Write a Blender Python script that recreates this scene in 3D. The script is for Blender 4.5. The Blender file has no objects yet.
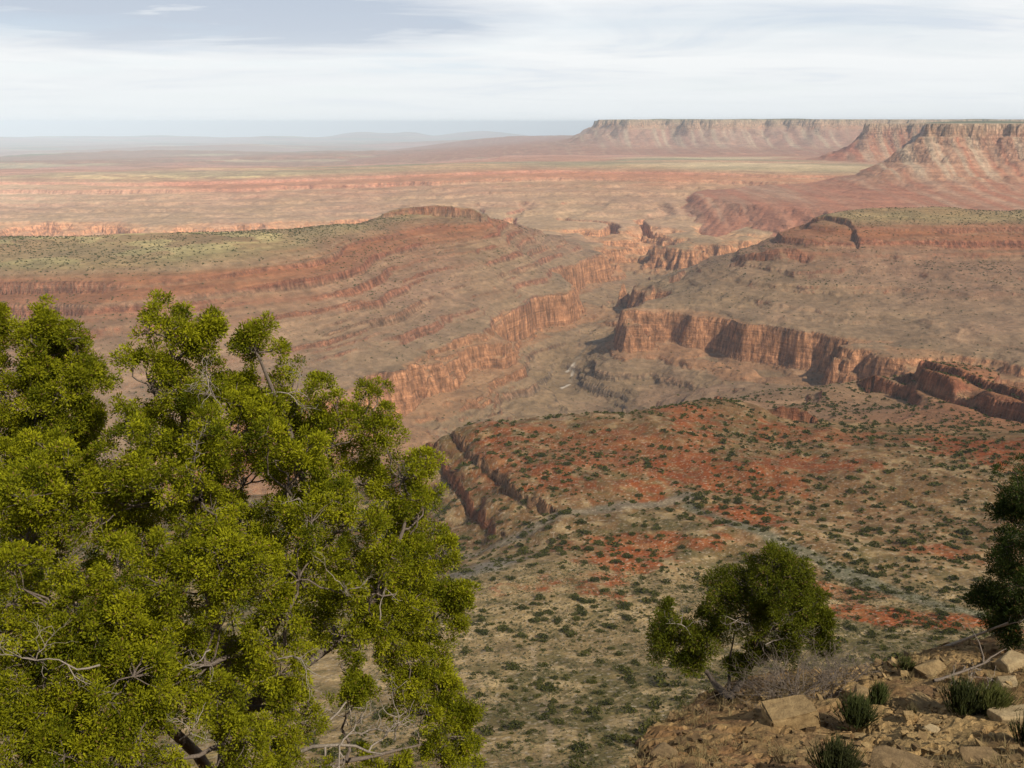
import bpy, math, random
import numpy as np
from mathutils import Vector

C = bpy.context.scene
COL = C.collection
Q = 1.0
HAZE = 2.4e-5
rad = math.radians

# ------------------------------------------------------------------ camera, world, sun, exposure
FPX, W, H = 900.0, 1024, 768
PITCH = math.atan(262 / FPX)
CP, SP = math.cos(PITCH), math.sin(PITCH)
cam = bpy.data.objects.new('camera', bpy.data.cameras.new('camera'))
COL.objects.link(cam)
cam.location = (0, 0, 0)
cam.rotation_euler = (math.pi / 2 - PITCH, 0, 0)
cam.data.sensor_width = 36.0
cam.data.lens = FPX / W * 36.0
cam.data.clip_start = 0.1
cam.data.clip_end = 400000.0
C.camera = cam

SUN_AZ, SUN_EL = rad(134), rad(42)      # azimuth clockwise from the viewing direction: right and a little behind
wd = bpy.data.worlds.new('World')
C.world = wd
wd.use_nodes = True
nt = wd.node_tree
nt.nodes.clear()
N = nt.nodes.new
L = nt.links.new
out = N('ShaderNodeOutputWorld')
bg = N('ShaderNodeBackground')
bg.inputs['Strength'].default_value = 0.11
sky = N('ShaderNodeTexSky')
sky.sky_type = 'NISHITA'
sky.sun_disc = False
sky.sun_elevation = SUN_EL
sky.sun_rotation = SUN_AZ
sky.altitude = 1900
sky.dust_density = 1.0
tc = N('ShaderNodeTexCoord')
sep = N('ShaderNodeSeparateXYZ')
L(tc.outputs['Generated'], sep.inputs[0])


def wmath(op, a, b=None, c=None):
    n = N('ShaderNodeMath')
    n.operation = op
    for i, v in enumerate((a, b, c)):
        if v is None:
            continue
        if isinstance(v, (int, float)):
            n.inputs[i].default_value = v
        else:
            L(v, n.inputs[i])
    return n.outputs[0]


def wramp(fac, stops):
    n = N('ShaderNodeValToRGB')
    e = n.color_ramp.elements
    while len(e) < len(stops):
        e.new(0.5)
    for el, (p, col) in zip(e, stops):
        el.position = p
        el.color = (*col, 1) if len(col) == 3 else col
    L(fac, n.inputs[0])
    return n.outputs[0]


# a cloud sheet overhead: the direction is carried onto a level plane so that streaks flatten towards the horizon
zz = wmath('ADD', wmath('MAXIMUM', sep.outputs['Z'], 0.0), 0.055)
cu = wmath('DIVIDE', sep.outputs['X'], zz)
cv = wmath('DIVIDE', sep.outputs['Y'], zz)
cmb = N('ShaderNodeCombineXYZ')
L(cu, cmb.inputs[0]); L(cv, cmb.inputs[1])


def wnoise(scale, loc, stretch, detail=6, rough=0.55, dist=0.3):
    m = N('ShaderNodeMapping')
    m.inputs['Location'].default_value = loc
    m.inputs['Rotation'].default_value = (0, 0, rad(-12))
    m.inputs['Scale'].default_value = stretch
    L(cmb.outputs[0], m.inputs[0])
    n = N('ShaderNodeTexNoise')
    n.inputs['Scale'].default_value = scale
    n.inputs['Detail'].default_value = detail
    n.inputs['Roughness'].default_value = rough
    n.inputs['Distortion'].default_value = dist
    L(m.outputs[0], n.inputs['Vector'])
    return n.outputs['Fac']


cover = wramp(wnoise(0.42, (3.1, 1.7, 0), (0.75, 1.1, 1)), [(0.30, (0.62,) * 3), (0.52, (1,) * 3)])
tone = wramp(wnoise(0.46, (7.3, 4.2, 0), (0.75, 1.0, 1), 9, 0.6, 0.8),
             [(0.36, (6.3, 6.8, 7.7)), (0.45, (8.2, 8.3, 8.5)), (0.57, (9.3, 9.3, 9.25))])
elev = wramp(wmath('MAXIMUM', sep.outputs['Z'], 0.0), [(0.22, (1,) * 3), (0.55, (.35,) * 3)])
cover = wmath('MULTIPLY', cover, elev)


def wblob(cx, cz, wx, wz):
    u = wmath('DIVIDE', wmath('SUBTRACT', sep.outputs['X'], cx), wx)
    v = wmath('DIVIDE', wmath('SUBTRACT', sep.outputs['Z'], cz), wz)
    d = wmath('ADD', wmath('MULTIPLY', u, u), wmath('MULTIPLY', v, v))
    return wmath('MULTIPLY', wmath('MAXIMUM', wmath('SUBTRACT', 1.0, d), 0.0), wmath('GREATER_THAN', sep.outputs['Y'], 0.0))


def wmix(fac, a, b):
    n = N('ShaderNodeMixRGB')
    for i, v in enumerate((fac, a, b)):
        if isinstance(v, tuple): n.inputs[i].default_value = (*v, 1)
        else: L(v, n.inputs[i])
    return n.outputs[0]


puff = wnoise(1.1, (2.3, 9.2, 0), (0.55, 1.0, 1), 8, 0.6, 0.5)
bank = wmath('MULTIPLY', wblob(-.30, .102, .36, .042), wramp(puff, [(0.34, (.55,) * 3), (0.6, (2.0,) * 3)]))
tone = wmix(wmath('MINIMUM', bank, 1.0), tone, (3.9, 4.65, 5.9))
gap = wmath('MULTIPLY', wblob(-.08, .058, .12, .016), wramp(puff, [(0.4, (.2,) * 3), (0.6, (1.2,) * 3)]))
tone = wmix(wmath('MINIMUM', gap, 1.0), tone, (6.2, 7.3, 8.2))
dim = wramp(wmath('MAXIMUM', sep.outputs['Z'], 0.0), [(0.16, (1,) * 3), (0.40, (.42,) * 3)])
dm_ = N('ShaderNodeMixRGB'); dm_.blend_type = 'MULTIPLY'; dm_.inputs[0].default_value = 1.0
L(tone, dm_.inputs[1]); L(dim, dm_.inputs[2]); tone = dm_.outputs[0]
mx = N('ShaderNodeMixRGB')
L(cover, mx.inputs[0]); L(sky.outputs[0], mx.inputs[1]); L(tone, mx.inputs[2])
# the air near the horizon is milky
hz = wramp(wmath('MAXIMUM', sep.outputs['Z'], 0.0), [(0.0, (1,) * 3), (0.09, (0.35,) * 3), (0.2, (0,) * 3)])
mx2 = N('ShaderNodeMixRGB')
L(hz, mx2.inputs[0]); L(mx.outputs[0], mx2.inputs[1])
mx2.inputs[2].default_value = (7.7, 8.05, 8.2, 1)
L(mx2.outputs[0], bg.inputs['Color'])
L(bg.outputs[0], out.inputs['Surface'])

sun = bpy.data.objects.new('sun', bpy.data.lights.new('sun', 'SUN'))
COL.objects.link(sun)
sun.data.energy = 5.0
sun.data.angle = rad(0.6)
sun.data.color = (1.0, 0.94, 0.84)
S = Vector((math.cos(SUN_EL) * math.sin(SUN_AZ), math.cos(SUN_EL) * math.cos(SUN_AZ), math.sin(SUN_EL)))
sun.rotation_euler = S.to_track_quat('Z', 'Y').to_euler()

C.view_settings.view_transform = 'Standard'
C.view_settings.look = 'None'
C.view_settings.exposure = 0.0
C.view_settings.gamma = 1.0
C.render.engine = 'CYCLES'
C.cycles.use_denoising = True
C.cycles.max_bounces = 4
C.cycles.diffuse_bounces = 2
C.cycles.glossy_bounces = 1
C.cycles.transmission_bounces = 2
C.cycles.volume_bounces = 0
C.cycles.transparent_max_bounces = 4

# ------------------------------------------------------------------ helpers


def at(px, py, z):
    """the point at height z (camera = 0) seen at pixel (px, py)"""
    u, v = px - 512.0, py - 384.0
    dx, dy, dz = u, FPX * CP - v * SP, -FPX * SP - v * CP
    t = z / dz
    return dx * t, dy * t


def at_r(px, py, r):
    """the point at horizontal distance r on the sight line of pixel (px, py)"""
    u, v = px - 512.0, py - 384.0
    d = np.array((u, FPX * CP - v * SP, -FPX * SP - v * CP))
    return d * (r / math.hypot(d[0], d[1]))


def to_px(x, y, z):
    f = y * CP - z * SP
    up = y * SP + z * CP
    return 512 + FPX * x / f, 384 - FPX * up / f


_rng = np.random.default_rng(11)
_PERM = np.concatenate([_rng.permutation(512)] * 3).astype(np.int32)
_GX = np.cos(np.arange(512) * 2.399963).astype(np.float32)
_GY = np.sin(np.arange(512) * 2.399963).astype(np.float32)


def gnoise(x, y):
    """2-D gradient noise, about -1..1"""
    xi = np.floor(x); yi = np.floor(y)
    fx = (x - xi).astype(np.float32); fy = (y - yi).astype(np.float32)
    xi = xi.astype(np.int64) & 511; yi = yi.astype(np.int64) & 511
    u = fx * fx * fx * (fx * (fx * 6 - 15) + 10); v = fy * fy * fy * (fy * (fy * 6 - 15) + 10)

    def g(ix, iy, ax, ay):
        h = _PERM[_PERM[ix] + iy]
        return _GX[h] * ax + _GY[h] * ay
    n00 = g(xi, yi, fx, fy); n10 = g(xi + 1, yi, fx - 1, fy)
    n01 = g(xi, yi + 1, fx, fy - 1); n11 = g(xi + 1, yi + 1, fx - 1, fy - 1)
    a = n00 + u * (n10 - n00); b = n01 + u * (n11 - n01)
    return (a + v * (b - a)) * 1.5


def fbm(x, y, lam, octs=4, gain=0.5, seed=0.0, rr=None, ridged=False):
    """octaves from wavelength lam down; with rr, octaves finer than the mesh at distance rr fade out"""
    s = np.zeros(x.shape, np.float32); a = 1.0
    for o in range(octs):
        l = lam / 2 ** o
        n = gnoise(x / l + seed * 17.3 + o * 31.7, y / l - seed * 9.1 + o * 11.9)
        if ridged:
            n = 1 - 2 * np.abs(n)
        if rr is not None:
            n = n * np.clip(l / (rr * 0.004) - 0.6, 0, 1)
        s += a * n
        a *= gain
    return s


def sstep(a, b, x):
    t = np.clip((x - a) / (b - a), 0, 1)
    return t * t * (3 - 2 * t)


def mesh_np(name, verts, faces, mat, smooth=False, parent=None, color=None, nside=4, link=True):
    """numpy arrays -> ONE mesh object; faces is (n, nside)"""
    me = bpy.data.meshes.new(name)
    nv, nf = len(verts), len(faces)
    me.vertices.add(nv)
    me.vertices.foreach_set('co', np.ascontiguousarray(verts, np.float32).ravel())
    me.loops.add(nf * nside)
    me.loops.foreach_set('vertex_index', np.ascontiguousarray(faces, np.int32).ravel())
    me.polygons.add(nf)
    me.polygons.foreach_set('loop_start', np.arange(0, nf * nside, nside, dtype=np.int32))
    me.polygons.foreach_set('use_smooth', np.full(nf, smooth, bool))
    if color is not None:
        a = me.attributes.new('albedo', 'FLOAT_COLOR', 'POINT')
        a.data.foreach_set('color', np.ascontiguousarray(color, np.float32).ravel())
    me.update(calc_edges=True)
    if mat is not None:
        me.materials.append(mat)
    o = bpy.data.objects.new(name, me)
    if link:
        COL.objects.link(o)
    if parent is not None:
        o.parent = parent
    return o


def tag(o, label, cat=None, group=None, kind=None):
    o['label'] = label
    if cat: o['category'] = cat
    if group: o['group'] = group
    if kind: o['kind'] = kind
    return o


def thing(name, label, cat, loc, group=None):
    o = bpy.data.objects.new(name, None)
    o.empty_display_size = 0.2
    COL.objects.link(o)
    o.location = loc
    return tag(o, label, cat, group)


class Mat:
    def __init__(self, name, rough=0.9, spec=0.2):
        self.m = bpy.data.materials.new(name)
        self.m.use_nodes = True
        self.t = self.m.node_tree
        self.b = self.t.nodes['Principled BSDF']
        self.b.inputs['Roughness'].default_value = rough
        self.b.inputs['Specular IOR Level'].default_value = spec

    def n(self, kind, **inp):
        n = self.t.nodes.new(kind)
        for k, v in inp.items():
            n.inputs[k.replace('_', ' ')].default_value = v
        return n

    def l(self, a, b):
        self.t.links.new(a, b)

    def math(self, op, a, b=None, c=None):
        n = self.t.nodes.new('ShaderNodeMath'); n.operation = op
        for i, v in enumerate((a, b, c)):
            if v is None: continue
            if isinstance(v, (int, float)): n.inputs[i].default_value = v
            else: self.l(v, n.inputs[i])
        return n.outputs[0]

    def noise(self, scale, detail=5, rough=0.6, vec=None, stretch=None):
        n = self.n('ShaderNodeTexNoise', Scale=scale, Detail=detail, Roughness=rough)
        if vec is None:
            g = self.t.nodes.new('ShaderNodeNewGeometry'); vec = g.outputs['Position']
        if stretch:
            m = self.n('ShaderNodeMapping', Scale=stretch); self.l(vec, m.inputs[0]); vec = m.outputs[0]
        self.l(vec, n.inputs['Vector'])
        return n.outputs['Fac']

    def remap(self, v, a, b, c, d):
        n = self.n('ShaderNodeMapRange')
        for i, q in enumerate((a, b, c, d)): n.inputs[i + 1].default_value = q
        self.l(v, n.inputs[0])
        return n.outputs[0]

    def scale(self, col, fac):
        n = self.t.nodes.new('ShaderNodeVectorMath'); n.operation = 'SCALE'
        self.l(col, n.inputs[0]); self.l(fac, n.inputs['Scale'])
        return n.outputs[0]

    def mix(self, fac, a, b):
        n = self.t.nodes.new('ShaderNodeMixRGB')
        for i, v in enumerate((fac, a, b)):
            if isinstance(v, (int, float)): n.inputs[i].default_value = v
            elif isinstance(v, tuple): n.inputs[i].default_value = (*v, 1)
            else: self.l(v, n.inputs[i])
        return n.outputs[0]

    def base(self, col):
        if isinstance(col, tuple): self.b.inputs['Base Color'].default_value = (*col, 1)
        else: self.l(col, self.b.inputs['Base Color'])

    def bump(self, h, dist, strength=1.0):
        n = self.n('ShaderNodeBump', Strength=strength, Distance=dist)
        self.l(h, n.inputs['Height'])
        self.l(n.outputs[0], self.b.inputs['Normal'])


# ------------------------------------------------------------------ the canyon: one surface through control points
# strata: cliffs (top, bottom, share of the drop kept in the unterraced surface), heights relative to the camera
CLIFFS = [(-366, -388, .22), (-398, -432, .18), (-468, -482, .2), (-528, -542, .2), (-598, -704, .09)]
RED_T, RED_B, RED_C = CLIFFS[-1]


def z_to_h(z):
    """unterraced measure: height itself down to the big cliff, which is squeezed"""
    return np.where(z > RED_T, z, np.where(z > RED_B, RED_T + (z - RED_T) * RED_C, z + (RED_T - RED_B) * (1 - RED_C)))


_hr = RED_T - (RED_T - RED_B) * RED_C               # foot of the big cliff in that measure
_kn = [(500.0, 500.0, 500.0, 500.0), (-340.0,) * 4]
_tab = [(500.0, 500.0)]
for a_, b_, c_ in CLIFFS[:-1]:
    m_, t_ = (a_ + b_) / 2, (a_ - b_) * c_ / 2
    _tab += [(m_ + t_, a_), (m_ - t_, b_)]
_tab += [(RED_T, RED_T), (_hr, RED_B), (_hr - 3000, RED_B - 3000)]
_hc = np.array([q[0] for q in _tab][::-1]); _zc = np.array([q[1] for q in _tab][::-1])
_hl = np.array([_hr - 3000, _hr, RED_T, 500.0]); _zl = np.array([RED_B - 3000, RED_B, RED_T, 500.0])
_ht = np.array([_hr - 3000, _hr - 50, RED_T + 18, 500.0]); _zt = np.array([RED_B - 3000, RED_B - 50, RED_T + 18, 500.0])


def h_to_z(h): return np.interp(h, _hl, _zl)


def strata(h, wl, wc):
    """ledges stand out by wl; the big cliff is bare by wc and buried in scree elsewhere"""
    zc = np.interp(h, _hc, _zc); zl = np.interp(h, _hl, _zl); zt_ = np.interp(h, _ht, _zt)
    return np.where(h > RED_T + 18, zl + (zc - zl) * wl, zt_ + (zl - zt_) * wc)


def dip(x, y):
    """the beds sink to the far left"""
    return 70 * sstep(500, -2500, x) * sstep(5600, 6600, y)


CTL = [  # pixel x, pixel y, height
    # near slope and red bench
    (480, 768, -216), (560, 768, -215), (640, 768, -214), (760, 768, -205), (900, 768, -195), (1020, 768, -190),
    (400, 768, -218), (250, 768, -225), (60, 768, -235),
    (500, 700, -264), (600, 700, -258), (750, 690, -252), (900, 680, -250), (1020, 670, -245), (350, 700, -262), (120, 700, -270),
    (500, 640, -302), (600, 640, -300), (750, 620, -306), (860, 620, -305), (960, 610, -306), (1060, 600, -300), (350, 640, -305), (120, 640, -315),
    (560, 590, -326), (480, 580, -338), (640, 560, -338), (740, 560, -342), (860, 560, -336), (960, 560, -330), (1060, 550, -325),
    (600, 600, -320), (520, 600, -325),
    (380, 600, -345), (200, 600, -345), (40, 600, -350),
    (560, 520, -350), (650, 510, -354), (740, 520, -352), (850, 510, -356), (960, 510, -356), (1060, 500, -350),
    (590, 470, -354), (680, 470, -360), (760, 470, -360), (850, 460, -362), (940, 470, -360), (1000, 448, -352), (1060, 440, -350),
    (560, 440, -355), (620, 430, -356), (690, 404, -356), (730, 408, -364), (660, 415, -358), (740, 440, -376), (820, 440, -378), (900, 430, -380), (860, 440, -384),
    (510, 430, -358), (480, 430, -360), (560, 416, -360), (610, 414, -362),
    # gully on the left of the bench
    (458, 432, -366), (480, 465, -365), (510, 492, -364), (545, 516, -362),
    (450, 445, -378), (470, 480, -377), (495, 512, -374), (520, 530, -370),
    (430, 446, -388), (452, 482, -387), (478, 518, -384), (505, 540, -374),
    (424, 452, -400), (440, 490, -406), (462, 526, -400), (470, 560, -384),
    (400, 470, -432), (400, 520, -425), (380, 560, -400), (250, 560, -410), (80, 560, -430), (250, 500, -480), (80, 500, -500),
    # right-hand hill with the dark ledge
    (885, 363, -399), (920, 374, -400), (950, 385, -400), (985, 398, -400), (1024, 411, -400),
    (888, 378, -436), (920, 391, -436), (960, 408, -436), (1000, 420, -434), (1040, 425, -430),
    (925, 357, -388), (965, 368, -388), (1024, 386, -386), (950, 353, -384), (1000, 358, -376), (1060, 362, -368),
    (880, 400, -444), (840, 405, -438), (800, 398, -452), (770, 386, -490), (745, 378, -540), (850, 385, -470), (870, 376, -470), (930, 425, -420),
    (720, 401, -398), (760, 411, -398), (800, 416, -398), (730, 414, -434), (770, 423, -434), (800, 428, -430), (700, 395, -440), (830, 420, -420),
    # butte on the left
    (0, 240, -347), (120, 236, -346), (230, 234, -345), (0, 268, -348), (60, 268, -348), (120, 265, -347), (180, 264, -347), (240, 257, -346),
    (300, 247, -346), (60, 254, -347), (160, 250, -346), (-80, 268, -348), (-80, 240, -347),
    (300, 234, -343), (345, 224, -340), (395, 213, -343), (398, 210.5, -334), (435, 209.5, -333), (470, 210, -334), (478, 213, -343),
    (500, 219, -387), (520, 224, -420), (545, 228, -464), (560, 233, -500), (585, 243, -560), (602, 249, -575),
    (345, 245, -375), (395, 235, -375), (440, 226, -385), (480, 228, -390),
    (430, 250, -430), (480, 250, -445), (520, 250, -490), (560, 255, -560),
    (430, 280, -490), (490, 280, -520), (530, 275, -545),
    (430, 310, -540), (480, 310, -565),
    (430, 340, -575), (460, 345, -592),
    (546, 266, -585), (575, 257, -585), (522, 300, -585), (494, 313, -590), (517, 331, -600), (482, 344, -600), (470, 360, -600), (445, 363, -600), (412, 371, -600), (385, 388, -600),
    (555, 292, -690), (580, 282, -690), (600, 268, -690), (535, 325, -695), (519, 363, -700), (485, 372, -700), (470, 380, -702), (440, 392, -702), (415, 402, -702),
    (0, 300, -402), (60, 290, -386), (0, 330, -444), (60, 320, -432), (120, 300, -404), (120, 350, -482), (200, 300, -420), (200, 350, -505),
    (300, 300, -450), (300, 350, -540), (360, 330, -535), (360, 365, -588), (120, 420, -560), (-80, 300, -402), (-80, 400, -540), (250, 400, -585),
    (360, 290, -455), (360, 260, -400), (280, 275, -395),
    # the inner canyon
    (425, 428, -736), (460, 412, -732), (510, 398, -748), (530, 380, -765), (556, 385, -800), (568, 383, -804), (573, 374, -798), (578, 360, -780), (602, 345, -765), (580, 340, -735),
    (560, 330, -718), (590, 310, -748), (610, 290, -745), (625, 275, -738), (645, 264, -730),
    # right wall
    (614, 316, -600), (632, 312, -600), (655, 316, -600), (678, 320, -600), (692, 328, -600), (712, 326, -600), (750, 335, -600), (800, 342, -600), (850, 346, -600), (890, 351, -600), (930, 346, -600),
    (612, 342, -712), (640, 346, -714), (668, 346, -714), (694, 356, -712), (720, 356, -712), (752, 366, -714), (800, 374, -714), (850, 380, -714), (890, 380, -714),
    (660, 380, -752), (700, 385, -745), (640, 400, -775), (600, 368, -738), (586, 366, -738), (613, 372, -740), (596, 400, -815), (610, 404, -812), (624, 392, -775), (580, 388, -806),
    (760, 376, -728), (820, 386, -722),
    (650, 300, -585), (690, 305, -580), (740, 315, -575), (800, 320, -575), (860, 325, -570), (930, 325, -565), (1000, 330, -562), (1060, 330, -560),
    (640, 295, -640), (662, 284, -600), (700, 272, -540), (700, 290, -555), (760, 300, -548), (850, 300, -540), (940, 300, -532), (1020, 300, -530),
    (740, 252, -470), (760, 270, -500), (850, 275, -490), (940, 272, -478), (1020, 272, -474),
    (765, 248, -432), (795, 250, -434), (850, 250, -432), (940, 248, -428), (1020, 246, -424),
    (782, 234, -400), (815, 222, -366), (842, 211.5, -342), (855, 236, -392), (870, 225, -364), (940, 225, -360), (1020, 223, -356),
    (875, 209, -333), (940, 208, -330), (1020, 208, -330), (1090, 208, -330), (880, 215, -340), (960, 215, -338),
    # far wall and plateau
    (602, 237, -600), (640, 236, -600), (720, 238, -600), (690, 237, -600), (600, 261, -680), (650, 263, -690), (690, 258, -680), (735, 246, -620),
    (0, 222, -600), (100, 222, -600), (200, 224, -600), (300, 221, -600), (370, 218, -598), (450, 222, -597), (540, 232, -600),
    (0, 240, -665), (100, 240, -665), (200, 239, -665), (300, 236, -660), (370, 232, -655),
    (0, 200, -525), (150, 200, -525), (300, 200, -520), (450, 200, -518), (600, 205, -530), (700, 205, -530), (800, 200, -490),
    (600, 220, -575), (700, 220, -575), (760, 215, -548),
    (0, 184, -450), (150, 182, -440), (300, 180, -440), (450, 180, -425), (600, 180, -420), (700, 180, -410), (800, 182, -405), (860, 190, -430),
    (0, 177, -425), (150, 175, -410), (300, 172, -400), (450, 169, -375), (600, 170, -370), (700, 172, -372), (800, 174, -370), (900, 186, -405), (1010, 185, -395), (1060, 188, -400),
    (960, 200, -455), (1020, 203, -455), (950, 183, -395),
    (0, 168, -430), (200, 168, -405), (450, 164, -350), (650, 165, -345), (800, 167, -345), (950, 178, -385),
    (500, 158, -380), (700, 158, -350), (250, 158, -450), (0, 158, -480),
]
WCTL = [  # azimuth (deg, clockwise), distance, height: ground nothing in view shows
    *[(a, 34, -36) for a in (-45, -25, -5, 15, 35)], *[(a, 60, -62) for a in (-45, -20, 5, 30)], *[(a, 120, -118) for a in (-45, -20, 5, 30, 45)],
    *[(a, 190, -172) for a in (-40, -15, 10, 35)],
    # tributary behind the butte and behind the right ridge
    (-35, 3600, -560), (-25, 3700, -620), (-15, 3900, -660), (-8, 4200, -690), (-35, 4600, -690), (-25, 4700, -690), (-15, 4800, -690), (-5, 4700, -690),
    (20, 4300, -620), (26, 4300, -600), (33, 4300, -590), (14, 4200, -680),
    # hollow behind the bench edge
    (0, 1320, -520), (5, 1360, -520), (10, 1450, -520), (-2, 1600, -690), (3, 1750, -720), (8, 1900, -710), (-4, 1260, -520),
    (24, 1650, -480), (30, 1650, -480), (36, 1600, -470), (24, 2000, -640), (30, 2000, -640), (36, 2000, -640), (27, 2200, -730), (20, 2250, -735), (34, 2200, -730),
    (-20, 1400, -640), (-35, 1300, -640), (-10, 1500, -740), (-45, 2000, -400), (-45, 2600, -340),
    (-40, 9000, -480), (-20, 9500, -470), (0, 9500, -400), (20, 9000, -350), (40, 9000, -350), (42, 3400, -332), (42, 5600, -350), (42, 2400, -600), (42, 1250, -360), (42, 800, -345),
]


def build_rbf():
    P, V = [], []
    for px, py, z in CTL:
        x, y = at(px, py, z)
        P.append((math.atan2(x, y), math.log(math.hypot(x, y)))); V.append(z_to_h(z + dip(np.float64(x), np.float64(y))))
    for a, r, z in WCTL:
        a = rad(a)
        P.append((a, math.log(r))); V.append(z_to_h(z + dip(np.float64(r * math.sin(a)), np.float64(r * math.cos(a)))))
    P = np.array(P); V = np.array(V)
    keep = []
    for i in range(len(P)):
        if all(np.hypot(*(P[i] - P[j])) > 0.004 for j in keep): keep.append(i)
    P, V = P[keep], V[keep]
    D = np.hypot(P[:, None, 0] - P[None, :, 0], P[:, None, 1] - P[None, :, 1])
    n = len(P)
    A = np.zeros((n + 3, n + 3))
    A[:n, :n] = -np.sqrt(D ** 2 + EPS ** 2)
    A[:n, :n] += np.eye(n) * SLACK                # a little slack
    A[:n, n] = 1; A[:n, n + 1:] = P; A[n, :n] = 1; A[n + 1:, :n] = P.T
    w = np.linalg.solve(A, np.concatenate([V, np.zeros(3)]))
    return P.astype(np.float32), w.astype(np.float32)


EPS, SLACK = 0.012, 0.01
RP, RW = build_rbf()


def rbf(az, lr):
    o = np.empty(az.shape, np.float32)
    n = len(RP)
    fa, fl, fo = az.ravel(), lr.ravel(), o.reshape(-1)
    for s in range(0, len(fa), 40000):
        a = fa[s:s + 40000, None] - RP[None, :, 0]; l = fl[s:s + 40000, None] - RP[None, :, 1]
        a *= a; l *= l; a += l; a += EPS * EPS
        fo[s:s + 40000] = -(np.sqrt(a, out=a) @ RW[:n]) + RW[n] + fa[s:s + 40000] * RW[n + 1] + fl[s:s + 40000] * RW[n + 2]
    return o


def poly_sd(x, y, poly):
    """signed distance to a plan polygon, negative inside"""
    d = np.full(x.shape, 1e12, np.float32); ins = np.zeros(x.shape, bool)
    for (x0, y0), (x1, y1) in zip(poly, poly[1:] + poly[:1]):
        ex, ey = x1 - x0, y1 - y0
        t = np.clip(((x - x0) * ex + (y - y0) * ey) / (ex * ex + ey * ey), 0, 1)
        d = np.minimum(d, (x - x0 - t * ex) ** 2 + (y - y0 - t * ey) ** 2)
        c = ((y0 <= y) != (y1 <= y)) & (x < x0 + (y - y0) / ((y1 - y0) or 1e-9) * ex)
        ins ^= c
    return np.where(ins, -1, 1) * np.sqrt(d)


def pol(a, km): return (km * 1000 * math.sin(rad(a)), km * 1000 * math.cos(rad(a)))


MESA_NEAR = [pol(*q) for q in ((20.9, 9.9), (22.2, 10.0), (23.8, 10.0), (25.2, 8.6), (23.55, 6.75), (25, 6.72), (27, 6.85), (30, 6.9), (36, 7.3), (44, 8.0), (44, 16), (21.6, 16))]
MESA_FAR = [pol(*q) for q in ((5.55, 14.8), (7.0, 14.1), (9.5, 14.4), (12, 14.1), (15, 14.5), (18, 14.3), (22, 14.9), (30, 15.5), (30, 32), (6.5, 32), (5.4, 20))]
MSD = [-4000, 0, 14, 40, 52, 85, 210, 430, 640, 820, 1500, 2100, 12000]
MPZ = [0, 0, -78, -86, -112, -136, -238, -338, -384, -404, -462, -760, -6000]

# the sheet: fine near, coarse far, past the horizon
LAZ = np.radians(np.linspace(-41, 41, int(1120 * Q)))
LR = []
l_ = math.log(34.0)
for r1, st in ((240, .02), (520, .0032), (6500, .0023), (16000, .0024), (140000, .006)):
    while l_ < math.log(r1):
        LR.append(l_); l_ += st / Q
LR = np.array(LR)
AZ, LRG = np.meshgrid(LAZ.astype(np.float32), LR.astype(np.float32))     # rows = distance
RG = np.exp(LRG)
GX, GY = RG * np.sin(AZ), RG * np.cos(AZ)
x, y = GX.astype(np.float64), GY.astype(np.float64)
h = rbf(AZ, LRG)
farw = sstep(9000, 16000, RG)
h = h * (1 - farw) + farw * z_to_h(np.float32(-460.0))
# relief: buttresses, gullies, small ledges
z0 = h_to_z(h)
farr = sstep(1500, 2100, RG)
hillw = np.exp(-((np.degrees(AZ) - 28) / 6.5) ** 4) * sstep(1120, 1200, RG) * (1 - sstep(1650, 1900, RG))
rough = (1 - .75 * hillw) * (0.30 + 0.7 * farr) * (0.35 + 0.65 * sstep(-372, -420, z0))
calm = 1 - .25 * sstep(4500, 5200, RG)
rough = rough * calm
h += farr * rough * 15 * fbm(x, y, 950, 2, .5, 4, RG)
h += rough * (10 * fbm(x, y, 420, 3, .5, 1, RG) + (5.0 - 2.6 * farr) * fbm(x, y, 90, 4, .5, 2, RG))
gul = fbm(x, y, 170, 4, .55, 3, RG, True)
gul2 = fbm(x, y, 520, 3, .5, 7, RG, True)
h -= rough * ((6 - 2 * farr + 6 * sstep(-690, -740, z0)) * (1 - gul) + 10 * farr * (1 - gul2)) * sstep(-390, -440, z0)
side = 1 - 2 * np.abs(gnoise(x / 620 + 2.1 + .4 * fbm(x, y, 700, 2, .5, 37), y / 2300))
h -= 30 * sstep(.62, .98, side) * sstep(5150, 5400, RG) * (1 - sstep(6000, 6700, RG)) * sstep(-345, -400, z0)
bench = (1 - sstep(1200, 1500, RG)) * sstep(420, 650, RG)
h += bench * (1 - .8 * hillw) * (7.5 * fbm(x, y, 150, 4, .5, 22, RG) + 2.5)
h += (1 - sstep(300, 700, RG)) * 1.6 * fbm(x, y, 60, 4, .55, 5, RG)
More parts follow.
